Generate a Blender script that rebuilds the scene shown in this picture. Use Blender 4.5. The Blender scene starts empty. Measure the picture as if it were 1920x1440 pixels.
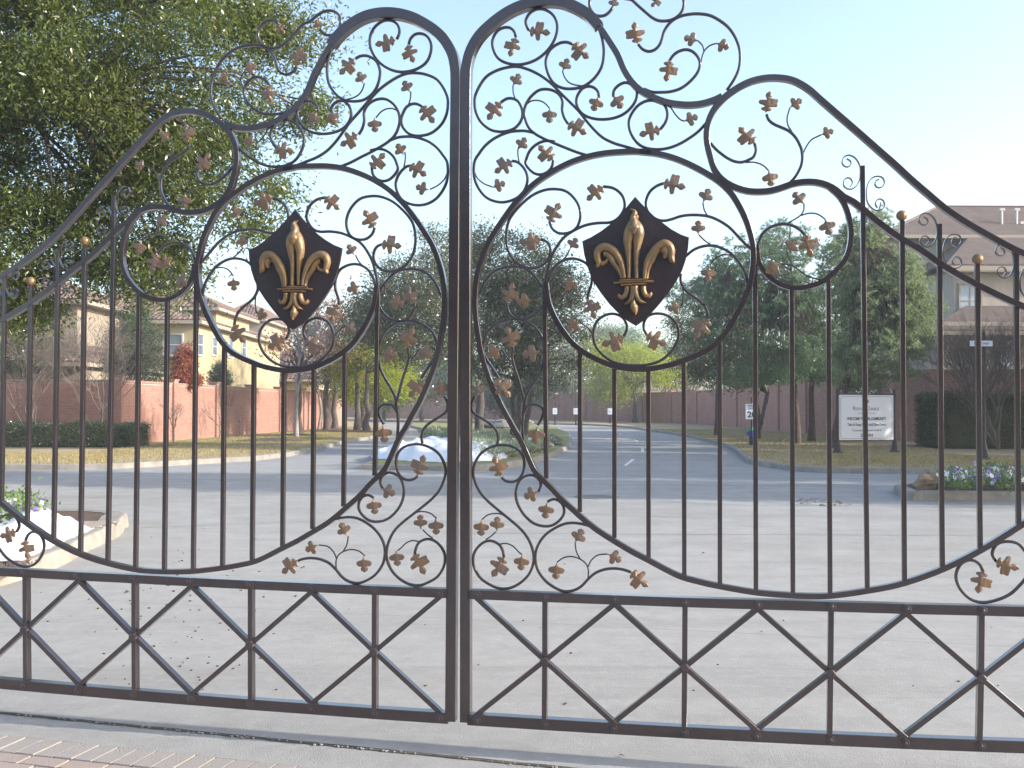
import bpy, math, random
import numpy as np
from mathutils import Vector
SC=bpy.context.scene; COL=SC.collection
R=math.radians
rnd=random.Random(7)
# ---------------------------------------------------------------- camera, sky, sun, exposure
CAMZ=1.65; PITCH=.0235; ROLL=.00335
cam_d=bpy.data.cameras.new('camera'); cam=bpy.data.objects.new('camera',cam_d); COL.objects.link(cam); SC.camera=cam
cam_d.sensor_width=36; cam_d.lens=36*1880/1920; cam_d.clip_start=.05; cam_d.clip_end=3000
FW=Vector((0,math.cos(PITCH),math.sin(PITCH))); _u=Vector((0,-math.sin(PITCH),math.cos(PITCH))); _r=Vector((1,0,0))
RT=math.cos(ROLL)*_r+math.sin(ROLL)*_u; UP=-math.sin(ROLL)*_r+math.cos(ROLL)*_u
from mathutils import Matrix
m=Matrix((RT,UP,-FW)).transposed().to_4x4(); m.translation=Vector((0,0,CAMZ)); cam.matrix_world=m
SUN_A=R(-12.2); SUN_E=R(22)           # direction to the sun: angle from +X towards +Y, elevation
world=bpy.data.worlds.new('World'); SC.world=world; world.use_nodes=True
wn=world.node_tree; bg=wn.nodes['Background']
sky=wn.nodes.new('ShaderNodeTexSky'); sky.sky_type='NISHITA'; sky.sun_disc=False; sky.sun_elevation=SUN_E
sky.sun_rotation=R(90)-SUN_A; sky.air_density=1.0; sky.dust_density=2.2; sky.ozone_density=1.0; sky.altitude=20
wn.links.new(sky.outputs[0],bg.inputs[0]); bg.inputs[1].default_value=.15
sd=bpy.data.lights.new('sun','SUN'); sun=bpy.data.objects.new('sun',sd); COL.objects.link(sun)
sd.energy=2.7; sd.angle=R(.53); sd.color=(1,.95,.87)
sv=Vector((math.cos(SUN_A)*math.cos(SUN_E),math.sin(SUN_A)*math.cos(SUN_E),math.sin(SUN_E)))
sun.rotation_mode='QUATERNION'; sun.rotation_quaternion=sv.to_track_quat('Z','Y'); sun.location=(30,-5,40)
vs=SC.view_settings; vs.view_transform='Standard'; vs.look='None'; vs.gamma=1; vs.use_curve_mapping=False; vs.exposure=1.53

# ---------------------------------------------------------------- survey helpers: a picture point at a known distance / on the ground
def ray(px,py): return FW+RT*((px-960)/1880)+UP*((720-py)/1880)
def at(px,py,Y):
    d=ray(px,py); return Vector((0,0,CAMZ))+d*(Y/d.y)
def gnd(px,py,z=0.):
    d=ray(px,py); return Vector((0,0,CAMZ))+d*((z-CAMZ)/d.z)
# ---------------------------------------------------------------- mesh helpers
class MB:
    def __init__(s): s.v=[]; s.f=[]
    def poly(s,pts):
        n=len(s.v); s.v+= [tuple(p) for p in pts]; s.f.append(tuple(range(n,n+len(pts))))
    def add(s,vs,fs):
        n=len(s.v); s.v+=[tuple(p) for p in vs]; s.f+=[tuple(i+n for i in f) for f in fs]
    def box(s,c,sz,rz=0,ax=None):
        c=Vector(c); 
        if ax is None: ax=(Vector((math.cos(rz),math.sin(rz),0)),Vector((-math.sin(rz),math.cos(rz),0)),Vector((0,0,1)))
        vs=[]
        for k in (-.5,.5):
            for j in (-.5,.5):
                for i in (-.5,.5): vs.append(c+ax[0]*(i*sz[0])+ax[1]*(j*sz[1])+ax[2]*(k*sz[2]))
        s.add(vs,[(0,2,3,1),(4,5,7,6),(0,1,5,4),(2,6,7,3),(0,4,6,2),(1,3,7,5)])
    def prism(s,poly,z0,z1):
        n=len(poly); b=[(p[0],p[1],z0) for p in poly]; t=[(p[0],p[1],z1) for p in poly]
        s.add(b+t,[tuple(range(n-1,-1,-1)),tuple(range(n,2*n))]+[(i,(i+1)%n,n+(i+1)%n,n+i) for i in range(n)])
    def tube(s,pts,rad,sides=6,caps=True):
        pts=[Vector(p) for p in pts]; n=len(pts)
        if not hasattr(rad,'__len__'): rad=[rad]*n
        ref=Vector((0.3,0.2,1)).normalized(); rings=[]; base=len(s.v)
        for i in range(n):
            t=(pts[min(i+1,n-1)]-pts[max(i-1,0)])
            if t.length<1e-9: t=Vector((0,0,1))
            t.normalize(); a=ref.cross(t)
            if a.length<.05: a=Vector((1,0,0)).cross(t)
            a.normalize(); b=t.cross(a); ref=-a.cross(t) if False else ref
            for k in range(sides):
                q=2*math.pi*k/sides; s.v.append(tuple(pts[i]+(a*math.cos(q)+b*math.sin(q))*rad[i]))
        for i in range(n-1):
            for k in range(sides):
                k2=(k+1)%sides; s.f.append((base+i*sides+k,base+i*sides+k2,base+(i+1)*sides+k2,base+(i+1)*sides+k))
        if caps:
            s.f.append(tuple(base+k for k in range(sides-1,-1,-1))); s.f.append(tuple(base+(n-1)*sides+k for k in range(sides)))
    def lathe(s,c,prof,sides=16,ax=None):
        c=Vector(c); base=len(s.v)
        for r,z in prof:
            for k in range(sides):
                q=2*math.pi*k/sides; s.v.append((c.x+r*math.cos(q),c.y+r*math.sin(q),c.z+z))
        for i in range(len(prof)-1):
            for k in range(sides):
                k2=(k+1)%sides; s.f.append((base+i*sides+k,base+i*sides+k2,base+(i+1)*sides+k2,base+(i+1)*sides+k))
        s.f.append(tuple(base+k for k in range(sides-1,-1,-1))); s.f.append(tuple(base+(len(prof)-1)*sides+k for k in range(sides)))
    def build(s,name,mat,parent=None,smooth=False,kind=None):
        me=bpy.data.meshes.new(name); me.from_pydata(s.v,[],s.f); me.update()
        if mat: me.materials.append(mat)
        if smooth: me.polygons.foreach_set('use_smooth',[True]*len(me.polygons))
        o=bpy.data.objects.new(name,me); COL.objects.link(o)
        if parent: o.parent=parent
        if kind: o['kind']=kind
        return o
def fast(name,verts,nper,mat,parent=None,kind=None,smooth=False):
    """many separate n-gons from an (N*nper,3) array"""
    verts=np.asarray(verts,dtype=np.float32).reshape(-1,3); N=len(verts)//nper
    me=bpy.data.meshes.new(name); me.vertices.add(len(verts)); me.vertices.foreach_set('co',verts.ravel())
    me.loops.add(N*nper); me.loops.foreach_set('vertex_index',np.arange(N*nper,dtype=np.int32))
    me.polygons.add(N); me.polygons.foreach_set('loop_start',np.arange(0,N*nper,nper,dtype=np.int32))
    me.update(calc_edges=True); me.materials.append(mat)
    o=bpy.data.objects.new(name,me); COL.objects.link(o)
    if parent: o.parent=parent
    if kind: o['kind']=kind
    return o
def tag(o,label=None,cat=None,group=None,kind=None):
    if label: o['label']=label
    if cat: o['category']=cat
    if group: o['group']=group
    if kind: o['kind']=kind
    return o
def thing(name,label,cat,group=None,loc=(0,0,0)):
    o=bpy.data.objects.new(name,None); o.empty_display_size=.2; COL.objects.link(o)
    o['base']=''; del o['base']
    return tag(o,label,cat,group)
def rebase(t,loc):
    """move an empty to the base of its thing, leaving the parts where they stand"""
    t.location=loc
    M=Matrix.Translation(-Vector(loc))
    for ch in t.children: ch.matrix_parent_inverse=M
def cr(pts,step):
    """Catmull-Rom through 2D points, resampled"""
    P=[np.array(p[:2],float) for p in pts]
    if len(P)==2: return [tuple(P[0]),tuple(P[1])]
    Q=[2*P[0]-P[1]]+P+[2*P[-1]-P[-2]]; out=[]
    for i in range(1,len(Q)-2):
        p0,p1,p2,p3=Q[i-1:i+3]; L=np.linalg.norm(p2-p1); n=max(1,int(round(L/step)))
        # centripetal-ish damping
        m1=(p2-p0)*.5; m2=(p3-p1)*.5
        for mm in (m1,m2):
            l=np.linalg.norm(mm)
            if l>1.3*L: mm*=1.3*L/l
        for k in range(n):
            t=k/n; out.append(tuple((2*t**3-3*t**2+1)*p1+(t**3-2*t**2+t)*m1+(-2*t**3+3*t**2)*p2+(t**3-t**2)*m2))
    out.append(tuple(P[-1])); return out
# ---------------------------------------------------------------- materials
def mat(name,col,rough=.8,metal=0.,var=None,scale=4.,spec=.5,bump=0.,bscale=40.,island=None,trans=0.,detail=6,coat=0.,var2=None,scale2=.3,fac2=.5):
    m=bpy.data.materials.new(name); m.use_nodes=True; nt=m.node_tree; N=nt.nodes; L=nt.links
    b=N['Principled BSDF']; b.inputs['Roughness'].default_value=rough; b.inputs['Metallic'].default_value=metal
    b.inputs['Specular IOR Level'].default_value=spec
    if coat: b.inputs['Coat Weight'].default_value=coat; b.inputs['Coat Roughness'].default_value=.15
    tc=N.new('ShaderNodeTexCoord'); src=None
    def rgb(c): 
        n=N.new('ShaderNodeRGB'); n.outputs[0].default_value=(*c,1); return n.outputs[0]
    cur=rgb(col)
    def mix(a,bb,f,typ='MIX'):
        n=N.new('ShaderNodeMix'); n.data_type='RGBA'; n.blend_type=typ; L.new(a,n.inputs[6]); L.new(bb,n.inputs[7])
        if isinstance(f,float): n.inputs[0].default_value=f
        else: L.new(f,n.inputs[0])
        return n.outputs[2]
    def noise(sc,det,lo=.35,hi=.65,rough=.6):
        n=N.new('ShaderNodeTexNoise'); n.inputs['Scale'].default_value=sc; n.inputs['Detail'].default_value=det; n.inputs['Roughness'].default_value=rough
        L.new(tc.outputs['Object'],n.inputs['Vector'])
        r=N.new('ShaderNodeMapRange'); r.inputs[1].default_value=lo; r.inputs[2].default_value=hi; L.new(n.outputs[0],r.inputs[0]); return r.outputs[0]
    if var: cur=mix(cur,rgb(var),noise(scale,detail))
    if var2: 
        f=noise(scale2,4,.45,.7); mm=N.new('ShaderNodeMath'); mm.operation='MULTIPLY'; mm.inputs[1].default_value=fac2; L.new(f,mm.inputs[0]); cur=mix(cur,rgb(var2),mm.outputs[0])
    if island:
        g=N.new('ShaderNodeNewGeometry'); rp=N.new('ShaderNodeValToRGB'); e=rp.color_ramp.elements
        for i,c in enumerate(island):
            if i<2: e[i].color=(*c,1); e[i].position=i/(len(island)-1)
            else: x=e.new(i/(len(island)-1)); x.color=(*c,1)
        if len(island)>2: e[1].position=1/(len(island)-1)
        for i,x in enumerate(sorted(e,key=lambda q:q.position)): x.color=(*island[i],1)
        L.new(g.outputs['Random Per Island'],rp.inputs[0]); cur=rp.outputs[0] if not var else mix(rp.outputs[0],cur,.35)
    L.new(cur,b.inputs['Base Color'])
    if bump:
        n=N.new('ShaderNodeTexNoise'); n.inputs['Scale'].default_value=bscale; n.inputs['Detail'].default_value=8; L.new(tc.outputs['Object'],n.inputs['Vector'])
        bp=N.new('ShaderNodeBump'); bp.inputs['Strength'].default_value=bump; bp.inputs['Distance'].default_value=.02; L.new(n.outputs[0],bp.inputs['Height']); L.new(bp.outputs[0],b.inputs['Normal'])
    if trans:
        t=N.new('ShaderNodeBsdfTranslucent'); hs=N.new('ShaderNodeHueSaturation'); hs.inputs['Saturation'].default_value=1.25; hs.inputs['Value'].default_value=1.5
        L.new(cur,hs.inputs['Color']); L.new(hs.outputs[0],t.inputs[0]); ms=N.new('ShaderNodeMixShader'); ms.inputs[0].default_value=trans
        L.new(b.outputs[0],ms.inputs[1]); L.new(t.outputs[0],ms.inputs[2]); L.new(ms.outputs[0],N['Material Output'].inputs[0])
    return m
M={}
M['iron']=mat('gate_iron',(.031,.021,.025),.3,var=(.042,.029,.034),scale=9,spec=.5,coat=1,bump=.12,bscale=160)
M['bronze']=mat('bronze_leaf',(.26,.15,.08),.42,.3,var=(.18,.14,.12),scale=14,bump=.3,bscale=60)
M['gold']=mat('antique_gold',(.30,.18,.075),.45,.25,var=(.19,.135,.085),scale=16,bump=.2,bscale=50)
M['concrete']=mat('road_concrete',(.335,.325,.31),.85,var=(.275,.265,.25),scale=1.7,bump=.25,bscale=90,var2=(.24,.22,.19),scale2=.35,fac2=.6)
M['apron']=mat('apron_concrete',(.335,.325,.31),.85,var=(.29,.28,.265),scale=5,bump=.35,bscale=150,var2=(.33,.315,.29),scale2=1.2,fac2=.5)
M['curb']=mat('curb_concrete',(.33,.305,.265),.9,var=(.23,.21,.18),scale=3,bump=.3,bscale=60)
M['joint']=mat('joint_filler',(.05,.042,.036),.95,var=(.11,.09,.06),scale=30)
M['paver']=mat('concrete_paver',(.3,.25,.22),.9,island=[(.29,.265,.245),(.33,.30,.275),(.26,.24,.225),(.31,.275,.25)],var=(.33,.30,.275),scale=25,bump=.4,bscale=120)
M['paver_tan']=mat('tan_paver',(.33,.25,.18),.9,island=[(.32,.25,.225),(.36,.29,.26),(.28,.235,.215)],var=(.34,.29,.265),scale=22,bump=.4,bscale=120)
M['lawn']=mat('dormant_lawn',(.40,.31,.18),.95,var=(.32,.25,.14),scale=1.1,bump=.8,bscale=55,var2=(.25,.22,.11),scale2=.16,fac2=.5)
M['lawn_green']=mat('green_lawn',(.20,.22,.06),.95,var=(.30,.255,.10),scale=.7,bump=.8,bscale=55,var2=(.12,.19,.04),scale2=.2,fac2=.8)
M['soil']=mat('ground_soil',(.12,.12,.06),.95,var=(.09,.08,.05),scale=.3)
M['mulch']=mat('mulch',(.075,.045,.03),.95,var=(.14,.09,.06),scale=18,bump=.9,bscale=60)
M['brick']=mat('brick_lit',(.36,.15,.1),.9,island=[(.34,.165,.12),(.42,.235,.18),(.28,.13,.10),(.38,.21,.165),(.31,.175,.14)],var=(.38,.21,.165),scale=6)  # one brick colour for the near panels and columns of both walls
M['mortar']=mat('mortar',(.40,.33,.28),.95)
M['cap']=mat('brick_cap',(.31,.165,.125),.9,var=(.38,.22,.17),scale=3,bump=.4,bscale=30)
def brick_far():
    m=mat('brick_far',(.36,.15,.1),.9); nt=m.node_tree; N=nt.nodes; L=nt.links
    br=N.new('ShaderNodeTexBrick'); tc=N.new('ShaderNodeUVMap')
    br.inputs['Color1'].default_value=(.43,.215,.16,1); br.inputs['Color2'].default_value=(.34,.155,.115,1); br.inputs['Mortar'].default_value=(.40,.33,.28,1)
    br.inputs['Scale'].default_value=1; br.inputs['Brick Width'].default_value=.215; br.inputs['Row Height'].default_value=.075; br.inputs['Mortar Size'].default_value=.006
    L.new(tc.outputs[0],br.inputs['Vector']); L.new(br.outputs[0],N['Principled BSDF'].inputs['Base Color']); return m
M['white_mark']=mat('road_paint',(.75,.75,.72),.7,var=(.6,.6,.58),scale=12)
M['oak']=mat('oak_leaf',(.06,.09,.02),.30,island=[(.06,.085,.02),(.09,.125,.026),(.145,.175,.04),(.075,.10,.028),(.13,.14,.045)],trans=.33,spec=.7)
M['oak_dark']=mat('dark_oak_leaf',(.04,.06,.02),.27,island=[(.045,.06,.026),(.085,.10,.042),(.16,.17,.08),(.06,.075,.032)],trans=.28,spec=.9)
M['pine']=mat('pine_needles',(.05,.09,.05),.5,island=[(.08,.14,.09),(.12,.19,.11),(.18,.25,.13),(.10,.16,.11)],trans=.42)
M['pine_lit']=mat('yellow_green_needles',(.12,.17,.04),.5,island=[(.17,.23,.12),(.24,.29,.16),(.32,.35,.2),(.19,.25,.14)],trans=.4)  # pine needles made paler and yellower, sunlight put into the leaf colour
M['yellowgreen']=mat('yellow_green_leaf',(.16,.2,.03),.55,island=[(.18,.25,.02),(.27,.32,.02),(.36,.36,.03),(.15,.2,.02)],trans=.45)
M['cypress']=mat('juniper_leaf',(.035,.06,.03),.6,island=[(.025,.045,.022),(.045,.075,.035),(.06,.09,.04)],trans=.15)
M['red_leaf']=mat('red_autumn_leaf',(.3,.07,.03),.6,island=[(.26,.065,.035),(.32,.10,.05),(.20,.045,.025),(.30,.13,.07)],trans=.35)
M['rust_leaf']=mat('rusty_leaf',(.3,.15,.08),.6,island=[(.32,.15,.08),(.38,.2,.12),(.25,.11,.06),(.30,.2,.12)],trans=.3)
M['hedge']=mat('hedge_leaf',(.03,.05,.02),.3,island=[(.035,.055,.024),(.06,.09,.035),(.10,.13,.065),(.045,.07,.03)],trans=.15)
M['bed_leaf']=mat('bed_leaf',(.1,.17,.05),.55,island=[(.08,.14,.05),(.16,.24,.07),(.20,.27,.13),(.11,.17,.07)],trans=.3)
M['pale_plant']=mat('silvery_bedding_leaf',(.26,.30,.2),.6,island=[(.2,.25,.14),(.30,.34,.22),(.38,.40,.3),(.16,.22,.1)],trans=.3)
M['petal_purple']=mat('purple_petal',(.16,.08,.35),.6,island=[(.14,.06,.34),(.25,.17,.5),(.10,.05,.24),(.5,.45,.62)],trans=.3)
M['petal_white']=mat('white_petal',(.7,.68,.75),.6,trans=.3)
M['bark']=mat('oak_bark',(.075,.06,.05),.95,var=(.13,.11,.095),scale=9,bump=.8,bscale=25)
M['bark_pine']=mat('pine_bark',(.12,.08,.06),.95,var=(.07,.05,.045),scale=7,bump=.8,bscale=20)
M['bark_pale']=mat('pale_bark',(.45,.38,.31),.8,var=(.30,.23,.18),scale=6,bump=.3,bscale=20)
M['twig']=mat('brown_twig',(.13,.10,.085),.9,var=(.19,.15,.125),scale=3)
M['twig_pale']=mat('pale_twig',(.36,.31,.29),.9,var=(.24,.2,.18),scale=3)
M['cloth']=mat('frost_cloth',(.82,.84,.88),.8,bump=.25,bscale=14,trans=.15)
M['rock']=mat('grey_rock',(.22,.21,.2),.9,var=(.13,.13,.13),scale=3,bump=.9,bscale=9)
M['rock_tan']=mat('tan_rock',(.36,.25,.15),.9,var=(.22,.14,.09),scale=4,bump=.9,bscale=9)
M['stucco_yellow']=mat('yellow_stucco',(.46,.38,.22),.9,var=(.41,.34,.2),scale=1,bump=.2,bscale=60)
M['stucco_beige']=mat('beige_stucco',(.42,.37,.31),.9,var=(.37,.33,.28),scale=1,bump=.2,bscale=60)
M['stucco_tan']=mat('tan_stucco',(.32,.27,.205),.9,var=(.29,.24,.18),scale=1)
M['tile']=mat('clay_tile',(.25,.16,.13),.85,island=[(.16,.10,.085),(.22,.15,.125),(.11,.075,.07),(.25,.16,.12),(.15,.12,.115)])
M['tile_base']=mat('roof_underlay',(.09,.065,.06),.9)
M['shingle']=mat('brown_shingle',(.14,.105,.09),.95,var=(.18,.14,.12),scale=.8,bump=.5,bscale=30,var2=(.11,.085,.08),scale2=6,fac2=.7)
M['trim']=mat('cream_trim',(.33,.28,.22),.8)
M['trim_white']=mat('white_trim',(.55,.53,.5),.7)
M['glass']=mat('window_glass',(.10,.14,.19),.08,spec=1.0)
M['blind']=mat('pale_blind',(.35,.42,.50),.3,spec=.8)
M['metal']=mat('vent_metal',(.6,.6,.6),.35,.8)
M['sign']=mat('sign_white',(.78,.80,.86),.5)
M['ink']=mat('sign_ink',(.04,.05,.12),.6)
M['ink_black']=mat('black_ink',(.02,.02,.02),.6)
M['signgold']=mat('emblem_gold',(.6,.4,.1),.5)
M['post']=mat('sign_post',(.03,.028,.03),.5)
M['bulb']=mat('clear_bulb',(.85,.85,.85),.2,spec=.8)
M['blue']=mat('hydrant_blue',(.03,.08,.5),.45,var=(.04,.1,.42),scale=8)
M['green']=mat('hydrant_green',(.02,.28,.2),.45)
M['red']=mat('hydrant_red',(.55,.03,.02),.45)
M['iron_cover']=mat('manhole_iron',(.2,.19,.18),.7,var=(.13,.12,.12),scale=12)
M['litter']=mat('dry_leaf_bits',(.07,.04,.025),.9,island=[(.05,.03,.02),(.12,.07,.04),(.09,.06,.04)])
M['pink']=mat('pink_marker',(.8,.2,.3),.8)
M['gravel']=mat('pebbles',(.2,.15,.12),.9,island=[(.3,.24,.19),(.16,.11,.09),(.1,.07,.06)])
M['brickfar']=brick_far()
def streak(m,sc,col,fac,lo=.5,hi=.75,nz=1.0):
    nt=m.node_tree; N=nt.nodes; L=nt.links; b=N['Principled BSDF']; src=b.inputs['Base Color'].links[0].from_socket
    tc=N.new('ShaderNodeTexCoord'); mp=N.new('ShaderNodeMapping'); mp.inputs['Scale'].default_value=sc; mp.inputs['Rotation'].default_value=(0,0,.12); n=N.new('ShaderNodeTexNoise'); n.inputs['Scale'].default_value=nz; n.inputs['Detail'].default_value=5; n.inputs['Roughness'].default_value=.65; n.inputs['Distortion'].default_value=.6
    L.new(tc.outputs['Object'],mp.inputs[0]); L.new(mp.outputs[0],n.inputs['Vector']); r=N.new('ShaderNodeMapRange'); r.inputs[1].default_value=lo; r.inputs[2].default_value=hi; r.inputs[4].default_value=fac; L.new(n.outputs[0],r.inputs[0])
    x=N.new('ShaderNodeMix'); x.data_type='RGBA'; L.new(r.outputs[0],x.inputs[0]); L.new(src,x.inputs[6]); x.inputs[7].default_value=(*col,1); L.new(x.outputs[2],b.inputs['Base Color'])
for k in ('concrete','apron'):
    streak(M[k],(.12,1.6,1),(.20,.185,.17),.55); streak(M[k],(2.2,2.2,1),(.22,.19,.16),.5,.62,.78); streak(M[k],(14,14,1),(.40,.385,.36),.35,.5,.7)
def grime(m,col,fac,sc=1.3): streak(m,(sc,sc,.25),col,fac,.45,.75)
for k,c in (('curb',(.16,.14,.12)),('stucco_beige',(.26,.21,.17)),('stucco_yellow',(.34,.28,.17)),('mortar',(.24,.17,.14)),('brick',(.2,.1,.08)),('brickfar',(.2,.1,.08))): grime(M[k],c,.5)
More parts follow.
